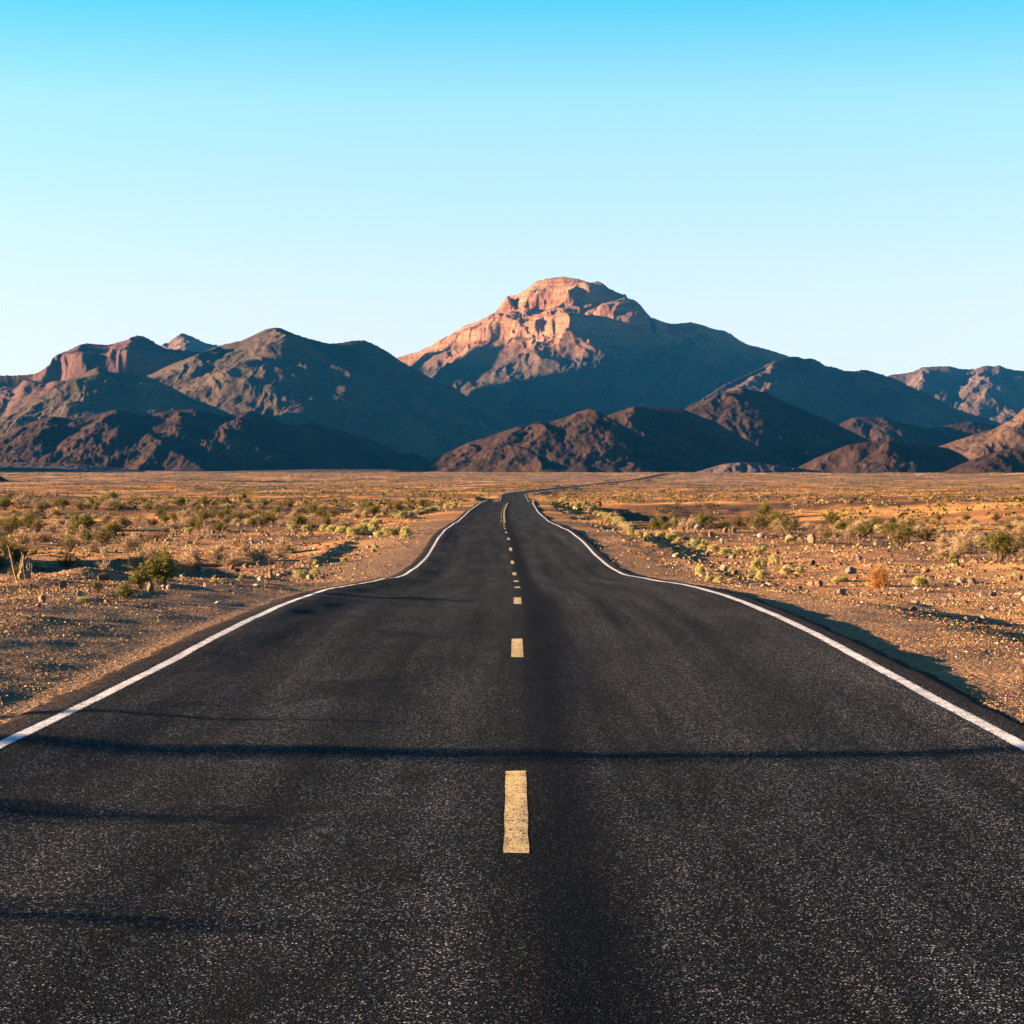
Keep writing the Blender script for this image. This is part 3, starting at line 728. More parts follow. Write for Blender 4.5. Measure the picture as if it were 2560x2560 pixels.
hill('hill', 2050, [c3(*p) for p in ((1440, 915), (1480, 898), (1560, 862), (1650, 822), (1720, 802), (1800, 776), (1932, 752), (2080, 735), (2300, 780), (2500, 880))],
     darkC, spurs=([c3(1800, 780) + (0.0,), c3(1720, 850) + (0.35,)],), seed=61, jag=0.6, ero=0.040, ero_l=0.9, side=0.45)
hill('hill', 2200, [c3(*p) for p in ((60, 905), (150, 880), (250, 851), (340, 844), (450, 850), (600, 866), (760, 890), (900, 910))], fanO, seed=67, jag=0.3, ero=0.048, ero_l=1.2, foot=3.5)
hill('hill', 1500, [(-900, 900), (-600, 960), (-300, 1060), (-100, 1150), (-20, 1178), (36, 1209)], darkC, seed=71, jag=0.5, ero=0.032)
hill('hill', 2600, [c1(*p) for p in ((-500, 770), (0, 724), (200, 727), (400, 735), (600, 756), (750, 776), (860, 800))], fanO, seed=83, jag=0.2, foot=12, ero=0.02, step=3)
hill('hill', 2750, [(400, 1196), (500, 1184), (620, 1177), (800, 1173), (980, 1174), (1050, 1180), (1110, 1192)], fanO, seed=89, jag=0.15, foot=14, ero=0.02, step=3)
# unseen ranges and hill added beyond the left edge to shade the lower slopes
for dpt, ft, bk_ in ((5250, 0.38, 0.7), (5600, 0.7, 0.8), (5950, 1.0, 0.9), (6350, 1.0, 0.9), (6800, 1.3, 1.0)):
    hill('mountain', dpt, [(CX + x * F / dpt, YH - (z - CAMZ) * F / dpt) for x, z in ((-4400, 600), (-3700, 790), (-3170, 830), (-2700, 780), (-2350, 560), (-2000, 280), (-1780, 60))],
         brownA, seed=73, jag=0.8, ero=0.02, step=5, foot=ft, back=bk_)
hill('hill', 2500, [(-1900, 850), (-1500, 790), (-1100, 800), (-800, 860), (-500, 980), (-330, 1120)], darkC, seed=79, jag=0.5, ero=0.024, step=4, foot=3.5)

# ------------------------------------------------------------------ stones and rocks
def rock_template(seed, n=26, sx=1, sy=0.8, sz=0.62):
    r = np.random.default_rng(seed)
    v = r.normal(size=(n, 3)); v /= np.linalg.norm(v, axis=1)[:, None]
    v *= (0.78 + 0.3 * r.random((n, 1)))
    v *= np.array([sx, sy, sz]) * 0.5
    bm = bmesh.new()
    for p in v: bm.verts.new(p)
    bmesh.ops.convex_hull(bm, input=bm.verts)
    for vv in [q for q in bm.verts if not q.link_faces]: bm.verts.remove(vv)
    bmesh.ops.bevel(bm, geom=list(bm.edges), offset=0.022, segments=1, affect='EDGES', profile=0.6)
    me = bpy.data.meshes.new('rock'); 
    zmin = min(p.co.z for p in bm.verts)
    for p in bm.verts: p.co.z -= zmin
    bm.to_mesh(me); bm.free()
    return me


ROCKS = [rock_template(100 + k, 20 + 2 * (k % 5), 1, 0.65 + 0.08 * (k % 4), 0.55 + 0.09 * (k % 3)) for k in range(10)]


def place_rock(x, y, w, h, label, group=None, mat='rock', rot=None, tilt=0.0, name='rock', k=None):
    k = random.randrange(len(ROCKS)) if k is None else k
    key = (k, mat)
    if key not in place_rock.cache:
        me = ROCKS[k].copy(); me.materials.clear(); me.materials.append(M[mat]); place_rock.cache[key] = me
    me = place_rock.cache[key]
    o = bpy.data.objects.new(name, me); COL.objects.link(o)
    zd = max(v.co.z for v in me.vertices)
    o.scale = (w, w * random.uniform(0.8, 1.05), h * 1.18 / zd)
    o.rotation_euler = (tilt, tilt * 0.5, random.uniform(0, 6.28) if rot is None else rot)
    o.location = (x, y, float(ground_h(x, y)) - 0.16 * h)
    tag(o, label, 'rock', group)
    return o


place_rock.cache = {}


def scatter_gravel(name, label, N, ymin, ymax, rmin, rmax, seed, pw=1.0):
    r = np.random.default_rng(seed)
    y = ymin * (ymax / ymin) ** (r.random(N) ** pw)
    side = np.where(r.random(N) < 0.5, -1, 1)
    half = 0.245 * y + 1.5
    lo = 3.64
    a = lo + (np.maximum(half, lo + 1.2) - lo) * r.random(N)
    x = xroad(y) + side * a
    clump = fbm(x / 3.0, y / 5.0, 3, 120)
    keep = r.random(N) < np.clip(0.45 + 0.8 * clump + 0.25 * smooth(5.0, 7.5, a), 0.08, 1)
    x, y, a = x[keep], y[keep], a[keep]; n = len(x)
    ico = bmesh.new(); bmesh.ops.create_icosphere(ico, subdivisions=1, radius=1)
    V = np.array([v.co[:] for v in ico.verts]); Fc = np.array([[v.index for v in f.verts] for f in ico.faces]); ico.free()
    sz = rmin * (rmax / rmin) ** (r.random(n) ** 2.2) * np.clip(y / 40.0, 0.8, 2.5) * (0.55 + 0.45 * smooth(4.0, 6.5, a))
    sc = np.stack([sz * r.uniform(.8, 1.4, n), sz * r.uniform(.6, 1.0, n), sz * r.uniform(.45, .85, n)], -1)
    jit = 1 + 0.28 * r.normal(size=(n, len(V), 1)).clip(-1.2, 1.2)
    P = V[None] * jit * sc[:, None, :]
    th = r.uniform(0, 6.28, n); c, s_ = np.cos(th)[:, None], np.sin(th)[:, None]
    Q = np.stack([P[..., 0] * c - P[..., 1] * s_, P[..., 0] * s_ + P[..., 1] * c, P[..., 2]], -1)
    Q[..., 0] += x[:, None]; Q[..., 1] += y[:, None]; Q[..., 2] += (ground_h(x, y) + sc[:, 2] * 0.25)[:, None]
    fc = (Fc[None] + (np.arange(n) * len(V))[:, None, None]).reshape(-1, 3)
    o = mesh_obj(name, Q.reshape(-1, 3), fc, M['gravel'])
    return tag(o, label, 'gravel', None, 'stuff')


scatter_gravel('gravel', 'small loose stones strewn over the near shoulders of the road', 130000, 14, 60, 0.008, 0.030, 201, 0.9)
scatter_gravel('gravel', 'loose stones strewn over the desert beyond the first dip of the road', 36000, 56, 240, 0.013, 0.045, 202)


# ------------------------------------------------------------------ plants
def tubes(P, R):
    """P (n,k,3) twig polylines, R (n,k) radii -> three sided tubes"""
    n, k, _ = P.shape
    d = P[:, -1] - P[:, 0]
    a = np.cross(d, np.array([0.13, 0.21, 1.0])); a /= np.linalg.norm(a, axis=1)[:, None] + 1e-9
    b = np.cross(d, a); b /= np.linalg.norm(b, axis=1)[:, None] + 1e-9
    ring = []
    for j in range(3):
        th = 2 * np.pi * j / 3
        ring.append(P + R[..., None] * (math.cos(th) * a + math.sin(th) * b)[:, None, :])
    V = np.stack(ring, 2).reshape(-1, 3)
    idx = np.arange(n * k * 3).reshape(n, k, 3)
    fs = []
    for j in range(3):
        j2 = (j + 1) % 3
        fs.append(np.stack([idx[:, :-1, j], idx[:, :-1, j2], idx[:, 1:, j2], idx[:, 1:, j]], -1).reshape(-1, 4))
    return V, np.concatenate(fs)


def leaves(C, size, r, aspect=0.5, up=0.3):
    n = len(C)
    a = r.normal(size=(n, 3)); a[:, 2] = np.abs(a[:, 2]) * (0.5 + up); a /= np.linalg.norm(a, axis=1)[:, None]
    b = np.cross(a, r.normal(size=(n, 3))); b /= np.linalg.norm(b, axis=1)[:, None] + 1e-9
    sz = (size * r.uniform(0.6, 1.35, n))[:, None]
    V = np.stack([C - a * sz * .5, C + b * sz * aspect * .5, C + a * sz * .5, C - b * sz * aspect * .5], 1).reshape(-1, 3)
    return V, np.arange(n * 4).reshape(n, 4)


def fan(r, n, k, el0, el1, lobes, bend=0.25, rmin=0.7, rmax=1.0, base=0.05, h=1.0):
    """n stems fanning from the base to a lumpy dome of width 1 and height h"""
    az = r.uniform(0, 2 * np.pi, n); el = np.radians(r.uniform(el0, el1, n))
    lump = 1 + 0.22 * np.sin(az * 3 + lobes) * np.cos(el) + 0.14 * np.sin(az * 5 + 2 * lobes + el * 4)
    L = r.uniform(rmin, rmax, n) * lump
    tip = np.stack([0.5 * np.cos(az) * np.cos(el) * L, 0.5 * np.sin(az) * np.cos(el) * L, h * np.sin(el) * L], -1)
    b0 = np.stack([r.normal(0, base, n), r.normal(0, base, n), np.full(n, -0.02)], -1)
    t = np.linspace(0, 1, k)[None, :, None]
    P = b0[:, None] * (1 - t) + tip[:, None] * t
    P[..., 2] += (bend * h * np.sin(np.pi * t[..., 0] * 0.9) * 0.35 * np.linspace(0.2, 1, n)[:, None])
    P += r.normal(0, 0.012, P.shape) * t
    return P, tip


def twigs_from(r, P, n, L0, L1, k=3, t0=0.35, up=0.35):
    i = r.integers(0, len(P), n); t = r.uniform(t0, 1, n) * (P.shape[1] - 1.001)
    j = t.astype(int); f = (t - j)[:, None]
    o = P[i, j] * (1 - f) + P[i, j + 1] * f
    d = P[i, j + 1] - P[i, j]; d /= np.linalg.norm(d, axis=1)[:, None] + 1e-9
    d = d + r.normal(0, 0.6, (n, 3)); d[:, 2] += up; d /= np.linalg.norm(d, axis=1)[:, None]
    L = r.uniform(L0, L1, n)[:, None]
    tt = np.linspace(0, 1, k)[None, :, None]
    Q = o[:, None] + d[:, None] * L[:, None] * tt + r.normal(0, 0.01, (n, k, 3)) * tt
    Q[..., 2] = np.maximum(Q[..., 2], 0.005)
    return Q


def rad(n, k, r0, r1): return np.repeat(np.linspace(r0, r1, k)[None], n, 0)


def tpl_creosote(seed, dens=1.0, sparse=False):
    r = np.random.default_rng(seed)
    P, tip = fan(r, 34, 5, 28, 88, seed * 1.3, 0.3, 0.62, 1.0)
    Q = twigs_from(r, P, 260, 0.12, 0.3, 3, 0.35)
    V1, F1 = tubes(P, rad(len(P), 5, 0.009, 0.003)); V2, F2 = tubes(Q, rad(len(Q), 3, 0.004, 0.002))
    nl = int((1500 if sparse else 3600) * dens)
    i = r.integers(0, len(Q), nl); t = r.random(nl)[:, None]
    C = Q[i, 0] * (1 - t) + Q[i, 2] * t + r.normal(0, 0.022, (nl, 3)); C[:, 2] = np.abs(C[:, 2])
    V3, F3 = leaves(C, 0.048, r, 0.5)
    return [('stems', np.concatenate([V1, V2]), np.concatenate([F1, F2 + len(V1)]), 'stem'), ('foliage', V3, F3, 'olive' if sparse else 'green')]


def tpl_dry(seed, mat='straw', h=1.0):
    r = np.random.default_rng(seed)
    P, tip = fan(r, 120, 5, 4, 86, seed * 0.9, 0.2, 0.6, 0.98, 0.07)
    Q = twigs_from(r, P, 1100, 0.08, 0.22, 3, 0.3, 0.3)
    Q2 = twigs_from(r, Q, 900, 0.03, 0.09, 2, 0.4, 0.2)
    V1, F1 = tubes(P, rad(len(P), 5, 0.009, 0.004)); V2, F2 = tubes(Q, rad(len(Q), 3, 0.0055, 0.003)); V4, F4 = tubes(Q2, rad(len(Q2), 2, 0.006, 0.004))
    return [('stems', V1, F1, mat), ('twigs', np.concatenate([V2, V4]), np.concatenate([F2, F4 + len(V2)]), mat)]


def tpl_silver(seed):
    r = np.random.default_rng(seed)
    n = 20
    az = r.uniform(0, 6.28, n); el = np.arcsin(r.uniform(0.05, 1, n)); rr = r.uniform(0.75, 1.0, n)
    cen = np.stack([0.36 * np.cos(az) * np.cos(el) * rr, 0.36 * np.sin(az) * np.cos(el) * rr, 0.70 * np.sin(el) * rr + 0.06], -1)
    rad_ = r.uniform(0.11, 0.19, n)
    nl = 2300
    i = r.integers(0, n, nl); d = r.normal(size=(nl, 3)); d /= np.linalg.norm(d, axis=1)[:, None]
    C = cen[i] + d * (rad_[i] * (0.55 + 0.5 * r.random(nl)))[:, None] * np.array([1, 1, 1.25]); C[:, 2] = np.abs(C[:, 2])
    V, Fc = leaves(C, 0.066, r, 0.62)
    P, tip = fan(r, 26, 4, 5, 85, seed, 0.2, 0.7, 0.95)
    V1, F1 = tubes(P, rad(26, 4, 0.010, 0.004))
    return [('stems', V1, F1, 'stem'), ('foliage', V, Fc, 'silver')]


def tpl_tumble(seed):
    r = np.random.default_rng(seed)
    n = 420
    P, tip = fan(r, n, 6, 2, 90, seed, 0.1, 0.55, 1.0, 0.03)
    P += r.normal(0, 0.018, P.shape)
    Q = twigs_from(r, P, 2600, 0.06, 0.16, 3, 0.3, 0.1)
    V1, F1 = tubes(P, rad(n, 6, 0.005, 0.003)); V2, F2 = tubes(Q, rad(len(Q), 3, 0.0042, 0.003))
    return [('stems', V1, F1, 'tumble'), ('twigs', V2, F2, 'tumble')]


def tpl_bare(seed):
    r = np.random.default_rng(seed)
    P, tip = fan(r, 30, 5, 15, 85, seed, 0.2, 0.6, 1.0, 0.05)
    Q = twigs_from(r, P, 60, 0.1, 0.3, 3, 0.4)
    V1, F1 = tubes(P, rad(30, 5, 0.012, 0.005)); V2, F2 = tubes(Q, rad(60, 3, 0.006, 0.003))
    P3, _ = fan(r, 60, 4, 5, 60, seed, 0.2, 0.3, 0.45, 0.05)
    V3, F3 = tubes(P3, rad(60, 4, 0.012, 0.006))
    return [('stems', np.concatenate([V1, V3]), np.concatenate([F1, F3 + len(V1)]), 'straw'), ('twigs', V2, F2, 'stem')]


def tpl_stalk(seed):
    r = np.random.default_rng(seed)
    k = 8; t = np.linspace(0, 1, k)
    n = 3
    P = np.zeros((n, k, 3))
    for i in range(n):
        P[i, :, 0] = (r.uniform(-.5, .5)) * t ** 1.3 + 0.04 * np.sin(t * 5 + i); P[i, :, 1] = r.uniform(-.2, .2) * t
        P[i, :, 2] = (1.0 if i == 0 else r.uniform(.55, .8)) * t
    Q = twigs_from(r, P, 26, 0.06, 0.2, 3, 0.45)
    V1, F1 = tubes(P, rad(n, k, 0.020, 0.009)); V2, F2 = tubes(Q, rad(26, 3, 0.008, 0.004))
    return [('stems', V1, F1, 'straw'), ('twigs', V2, F2, 'straw')]


def tpl_cushion(seed):
    r = np.random.default_rng(seed)
    n = 500
    d = r.normal(size=(n, 3)); d /= np.linalg.norm(d, axis=1)[:, None]
    C = d * np.array([0.42, 0.42, 0.75]) * (0.6 + 0.4 * r.random((n, 1))); C[:, 2] = np.abs(C[:, 2])
    V, Fc = leaves(C, 0.13, r, 0.6, 0.8)
    P, _ = fan(r, 14, 4, 20, 85, seed, 0.2, 0.6, 0.9)
    V1, F1 = tubes(P, rad(14, 4, 0.014, 0.006))
    return [('stems', V1, F1, 'stem'), ('foliage', V, Fc, 'cushion')]


KINDS = {
    'creosote_bush': ([tpl_creosote(s) for s in (1, 2, 3)], 'bush'),
    'sparse_bush': ([tpl_creosote(s, 1, True) for s in (4, 5)], 'bush'),
    'dry_shrub': ([tpl_dry(s) for s in (11, 12, 13)], 'dry shrub'),
    'silver_shrub': ([tpl_silver(s) for s in (21, 22, 23)], 'shrub'),
    'tumbleweed': ([tpl_tumble(31)], 'tumbleweed'),
    'bare_shrub': ([tpl_bare(s) for s in (41, 42)], 'dry shrub'),
    'dry_stalk': ([tpl_stalk(s) for s in (51, 52)], 'dead plant'),
    'cushion_plant': ([tpl_cushion(s) for s in (61, 62)], 'plant'),
}
PARTS, JOINED = {}, {}
for kind, (tpls, _c) in KINDS.items():
    for i, parts in enumerate(tpls):
        PARTS[kind, i] = []
        V, Fs, mi, ms, off = [], [], [], [], 0
        for j, (nm, v, f, mt) in enumerate(parts):
            o = mesh_obj(nm, v, f, M[mt], link=False); PARTS[kind, i].append((nm, o.data)); bpy.data.objects.remove(o)
            V.append(v); Fs.append(f + off); off += len(v); mi += [j] * len(f); ms.append(M[mt])
        o = mesh_obj(kind, np.concatenate(V), np.concatenate(Fs), ms, midx=mi, link=False)
        JOINED[kind, i] = o.data; bpy.data.objects.remove(o)

PLACED = []


def plant(kind, x, y, w, h, label, group=None, parts=True, var=None, rot=None):
    nvar = len(KINDS[kind][0]); i = random.randrange(nvar) if var is None else var % nvar
    rot = random.uniform(0, 6.28) if rot is None else rot
    z = float(ground_h(x, y)) - 0.01
    if parts:
        o = bpy.data.objects.new(kind, None); COL.objects.link(o); o.empty_display_size = 0.1
        for nm, me in PARTS[kind, i]:
            c = bpy.data.objects.new(nm, me); COL.objects.link(c); c.parent = o
    else:
        o = bpy.data.objects.new(kind, JOINED[kind, i]); COL.objects.link(o)
    o.location = (x, y, z); o.scale = (w, w * random.uniform(0.85, 1.1), h); o.rotation_euler = (0, 0, rot)
    tag(o, label, KINDS[kind][1], group)
    PLACED.append((x, y, w))
    return o


CROPS = {'L3': (0, 1220, 3.864), 'L4': (500, 1200, 3.22), 'R5': (1400, 1180, 3.22), 'R6': (2000, 1180, 3.45)}


def spot(crop, x, y, w, h):
    ox, oy, s = CROPS[crop]
    gx_, gy_, gz_ = on_ground(ox + x / s, oy + y / s)
    k = gy_ / F / s
    return gx_, gy_, w * k, h * k


def hero(kind, crop, x, y, w, h, label, group=None, **kw):
    X_, Y_, W_, H_ = spot(crop, x, y, w, h)
    if kind in ('creosote_bush', 'sparse_bush', 'dry_shrub'): W_ *= 1.22; H_ *= 1.06
    if kind == 'silver_shrub': W_ *= 1.2; H_ *= 1.2
    return plant(kind, X_, Y_, max(W_, 0.15), max(H_, 0.12), label, group, **kw)


def hero_rock(crop, x, y, w, h, label, mat='rock', **kw):
    X_, Y_, W_, H_ = spot(crop, x, y, w, h)
    PLACED.append((X_, Y_, W_))
    return place_rock(X_, Y_, W_, H_, label, None, mat, **kw)


# --- left of the road
hero('creosote_bush', 'L3', 1560, 955, 500, 320, 'large dark green bush beside the gravel left of the road')
hero('creosote_bush', 'L3', 1350, 985, 280, 210, 'green bush half merged into the left flank of the large dark bush')
hero('creosote_bush', 'L3', 1200, 1078, 260, 150, 'small yellow-green bush in front of the large dark bush, nearest the road')
hero('dry_shrub', 'L3', 1330, 770, 280, 170, 'pale grey dry shrub just behind the left side of the large dark bush')
hero('dry_shrub', 'L3', 1500, 720, 240, 150, 'pale dry shrub rising behind the middle of the large dark bush')
hero('dry_shrub', 'L3', 1850, 760, 260, 190, 'straw dry shrub close behind the right side of the large dark bush')
hero('bare_shrub', 'L3', 1020, 795, 280, 230, 'bare fan of brown twigs alone in the shaded hollow on the left')
hero('dry_stalk', 'L3', 160, 920, 220, 380, 'tallest thin bare stalk at the left edge of the photo')
hero('dry_stalk', 'L3', 240, 935, 60, 310, 'upright pale bare stalk, second from the left edge')
hero('dry_stalk', 'L3', 290, 875, 110, 220, 'short forked bare stalk right of the taller ones at the left edge')
hero('sparse_bush', 'L3', 165, 880, 190, 130, 'thin green bush at the foot of the bare stalks')
hero('creosote_bush', 'L3', 5, 790, 110, 150, 'green bush cut by the left edge of the photo, behind the bare stalks')
hero('sparse_bush', 'L3', 670, 615, 200, 140, 'sparse olive bush standing alone on the lip of the left hollow')
hero('dry_shrub', 'L3', 390, 520, 260, 100, 'low wide pale shrub under a thin olive bush on the far left')
hero('sparse_bush', 'L3', 360, 430, 230, 130, 'thin olive bush directly behind a low wide pale shrub, far left')
hero('dry_shrub', 'L3', 660, 440, 170, 110, 'pale shrub touching the left end of a broad green bush')
hero('dry_shrub', 'L3', 800, 500, 160, 130, 'pale shrub in front of a broad green bush, nearer the road than it')
hero('creosote_bush', 'L3', 840, 390, 260, 120, 'broad green bush between pale shrubs on the left plain')
hero('dry_shrub', 'L3', 1100, 415, 210, 105, 'pinkish pale shrub standing alone right of a broad green bush')
hero('dry_shrub', 'L3', 1350, 335, 210, 65, 'long low pale shrub like a bolster, behind the lone pinkish one')
hero('dry_shrub', 'L3', 1220, 345, 110, 45, 'small low pale shrub at the left end of the bolster-like one')
hero('dry_shrub', 'L3', 1650, 392, 180, 55, 'flat pale shrub in front of the straw mounds on the left plain')
hero('dry_shrub', 'L3', 1840, 360, 200, 85, 'round straw shrub above the flat pale one on the left plain')
hero('creosote_bush', 'L3', 600, 200, 190, 100, 'dark green bush by white mounds in the shaded strip, far left')
hero('creosote_bush', 'L3', 1090, 110, 170, 70, 'dark green bush against the farthest white mounds on the left')
hero('sparse_bush', 'L3', 780, 215, 190, 80, 'olive bush in front of the dark one in the shaded strip, left')
hero('creosote_bush', 'L3', 40, 215, 220, 110, 'dark green bush at the left edge below the shaded strip')
hero('dry_shrub', 'L3', 180, 200, 270, 110, 'grey-white shrub mass beside the dark bush at the left edge')
hero('sparse_bush', 'L3', 400, 235, 200, 95, 'olive bush right of the grey-white shrub mass, left plain')
hero('dry_shrub', 'L3', 1080, 185, 190, 80, 'grey shaded shrub below the dark bush by the farthest white mounds')
for (x, y, w, h, lb) in ((580, 640, 110, 45, 'yellow-green low plant left of the others in the shaded hollow'),
                         (820, 645, 90, 45, 'yellow-green low plant in the middle of the shaded hollow'),
                         (1140, 700, 80, 40, 'yellow-green low plant right of the bare twig fan'),
                         (1050, 590, 70, 40, 'small yellow-green plant above the bare twig fan'),
                         (310, 640, 120, 60, 'yellow and green low plant beside the tips of the bare stalks')):
    hero('cushion_plant', 'L3', x, y, w, h, lb)
hero_rock('L3', 400, 1105, 130, 85, 'tan boulder with a hollow face, leftmost on the gravel edge', 'rock_tan', k=1)
hero_rock('L3', 372, 1155, 70, 45, 'small pink rock in front of the leftmost tan boulder', 'rock_pink')
hero_rock('L3', 765, 1058, 85, 70, 'pale grey pointed rock behind a small silvery plant', 'rock_pale', k=3)
hero_rock('L3', 1450, 1003, 115, 90, 'tan and grey rock at the foot of the large dark bush', 'rock_tan', k=4)
hero_rock('L3', 1575, 962, 70, 32, 'flat pale stone right of the rock at the foot of the dark bush', 'rock_pale')
hero_rock('L3', 1030, 1112, 50, 32, 'small yellow stone left of the small yellow-green bush', 'rock_yellow')
hero_rock('L3', 292, 962, 50, 40, 'pinkish pointed stone below the bare stalks', 'rock_pink')
hero_rock('L3', 850, 1165, 35, 22, 'yellow pebble below the small silvery plant', 'rock_yellow')
hero('bare_shrub', 'L3', 120, 1175, 120, 90, 'orange-tan dead tuft on the gravel near the left edge')
hero('bare_shrub', 'L3', 575, 1100, 110, 65, 'dead straw tuft between the tan boulder and the silvery plant')
hero('silver_shrub', 'L3', 800, 1110, 140, 70, 'small silvery plant in front of the pale grey pointed rock')
hero('sparse_bush', 'L3', 930, 1010, 180, 130, 'thin yellowish bush left of the small yellow-green one')
hero_rock('L4', 500, 692, 112, 46, 'flat grey block lying in front of the straw shrubs', 'rock_grey', k=6, rot=0.1)
hero_rock('L4', 570, 798, 46, 74, 'upright yellow stone on the left shoulder', 'rock_yellow', k=2, rot=0.6)
hero_rock('L4', 490, 812, 80, 38, 'pale branched piece of wood left of the upright yellow stone', 'wood', name='driftwood', k=5, tilt=0.2)
hero_rock('L4', 450, 852, 95, 16, 'thin bleached stick below the upright yellow stone', 'wood', name='stick', k=7, rot=0.1)
hero_rock('L4', 140, 992, 85, 15, 'thin bleached stick alone on the left shoulder gravel', 'wood', name='stick', k=7, rot=-0.1)
hero_rock('L4', 40, 862, 52, 42, 'orange-brown rock right of the foot of the large dark bush', 'rock_tan')
hero_rock('L4', 240, 905, 30, 25, 'small orange stone on the left gravel below the pale wood', 'rock_tan')
hero_rock('L4', 20, 792, 46, 32, 'pale tan stone behind the orange-brown rock by the dark bush', 'rock_pale')
hero_rock('L4', 885, 445, 64, 34, 'orange rock at the left end of the silver-green shrub row', 'rock_tan')
hero_rock('L4', 295, 1640 - 900, 70, 30, 'dark stone in the shaded bank behind the pale wood', 'rock_dark')
hero('silver_shrub', 'L4', 800, 788, 150, 82, 'silver-green shrub on the left shoulder right of the upright yellow stone')
hero('silver_shrub', 'L4', 928, 757, 84, 50, 'small silver-green shrub touching the one right of the upright yellow stone')
hero('silver_shrub', 'L4', 932, 682, 62, 42, 'small silver-green shrub on the stones behind two others, left shoulder')
hero('silver_shrub', 'L4', 1160, 660, 62, 42, 'small pale shrub alone on the stony slope below the left row')
hero('silver_shrub', 'L4', 1412, 553, 54, 42, 'small yellowish shrub alone just below the right end of the left row')
hero('silver_shrub', 'L4', 325, 812, 56, 40, 'small silvery plant among the stones left of the pale wood')
hero('silver_shrub', 'L4', 110, 828, 50, 32, 'tiny silvery plant nearest the large dark bush')
hero('dry_shrub', 'L4', 150, 672, 240, 150, 'big straw shrub, leftmost of the straw thicket by the flat grey block')
hero('dry_shrub', 'L4', 250, 692, 210, 80, 'low straw shrub in front of the thicket, left of the flat grey block')
hero('dry_shrub', 'L4', 350, 620, 170, 110, 'straw shrub wrapped around the small dark green bush')
hero('dry_shrub', 'L4', 470, 655, 280, 130, 'wide straw shrub directly behind the flat grey block')
hero('dry_shrub', 'L4', 690, 585, 240, 110, 'straw shrub at the right end of the thicket, against the stony slope')
hero('dry_shrub', 'L4', 620, 640, 170, 70, 'low straw shrub right of the flat grey block')
hero('creosote_bush', 'L4', 330, 572, 140, 85, 'small dark green bush rising out of the straw thicket')
hero('creosote_bush', 'L4', 1402, 292, 100, 85, 'compact dark green bush behind the silver-green row')
hero('dry_shrub', 'L4', 1252, 305, 110, 60, 'round pale shrub left of the compact dark green bush')
hero('dry_shrub', 'L4', 1332, 300, 74, 68, 'pale shrub squeezed against the left of the compact dark green bush')
hero_rock('L4', 1492, 282, 76, 50, 'orange-tan rock right of the compact dark green bush', 'rock_tan')
hero('creosote_bush', 'L4', 900, 272, 130, 70, 'green bush between pale mounds on the middle left plain')
hero('dry_shrub', 'L4', 990, 245, 90, 55, 'pale shrub right of the green bush between the mounds')
hero('dry_shrub', 'L4', 790, 260, 90, 40, 'pale mound left of the green bush on the middle left plain')
hero('dry_shrub', 'L4', 1030, 282, 70, 38, 'low round straw mound below the green bush between the mounds')
hero('dry_shrub', 'L4', 1105, 285, 54, 38, 'rounded straw mound alone right of the low round one')
hero('dry_shrub', 'L4', 370, 236, 140, 50, 'wide pale mound on the dark ground, middle left plain')
hero('dry_shrub', 'L4', 480, 232, 110, 46, 'pale mound touching the right of the wide pale one')
hero('dry_shrub', 'L4', 65, 266, 36, 40, 'single ball-shaped pale shrub on bare dark ground')
hero('dry_shrub', 'L4', 80, 360, 190, 50, 'low pale drift of shrub on the brown ground left of the twig bush')
hero('dry_shrub', 'L4', 290, 355, 90, 50, 'pale shrub with a yellow-green foot, beside a low drift of shrub')
hero('dry_shrub', 'L4', 370, 345, 80, 38, 'low pale shrub right of the one with a yellow-green foot')
hero('dry_shrub', 'L4', 465, 315, 70, 34, 'small pale cap-shaped shrub behind the twig bush')
hero('sparse_bush', 'L4', 490, 390, 90, 90, 'thin brownish twig bush above two yellow-green plants')
hero('cushion_plant', 'L4', 218, 417, 74, 34, 'yellow-green plant alone on orange ground, middle left')
hero('cushion_plant', 'L4', 495, 428, 54, 40, 'yellow-green plant at the foot of the thin brownish twig bush')
hero('cushion_plant', 'L4', 540, 452, 44, 28, 'yellow-green plant nearest the stony slope, below the twig bush')
ORD = ['', 'first', 'second', 'third', 'fourth', 'fifth', 'sixth', 'seventh', 'eighth', 'ninth', 'tenth', 'eleventh', 'twelfth', 'thirteenth', 'fourteenth', 'fifteenth', 'sixteenth', 'seventeenth', 'eighteenth', 'nineteenth', 'twentieth', 'twenty-first', 'twenty-second', 'twenty-third', 'twenty-fourth', 'twenty-fifth', 'twenty-sixth', 'twenty-seventh', 'twenty-eighth', 'twenty-ninth', 'thirtieth']
row = [(1000, 412, 84, 56), (1060, 417, 92, 60), (1140, 432, 110, 76), (1230, 442, 112, 72), (1310, 432, 112, 82), (1400, 412, 132, 90), (1442, 458, 92, 50), (1512, 447, 112, 82), (1592, 442, 92, 76)]
for i, (x, y, w, h) in enumerate(row):
    hero('silver_shrub', 'L4', x, y, w, h, f'{ORD[i+1]} from the left in the silver-green shrub row by the left road edge', 'silver-green shrubs in the row by the left road edge')
hero('silver_shrub', 'L4', 1662, 470, 132, 102, 'largest yellowish shrub ending the silver-green row, beside the road', 'silver-green shrubs in the row by the left road edge')
for x, y, w, h, lb in ((1330, 362, 110, 48, 'left of the two pale shrubs behind the silver-green row'), (1425, 350, 100, 46, 'right of the two pale shrubs behind the silver-green row')):
    hero('silver_shrub', 'L4', x, y, w, h, lb)
r_ = np.random.default_rng(77)
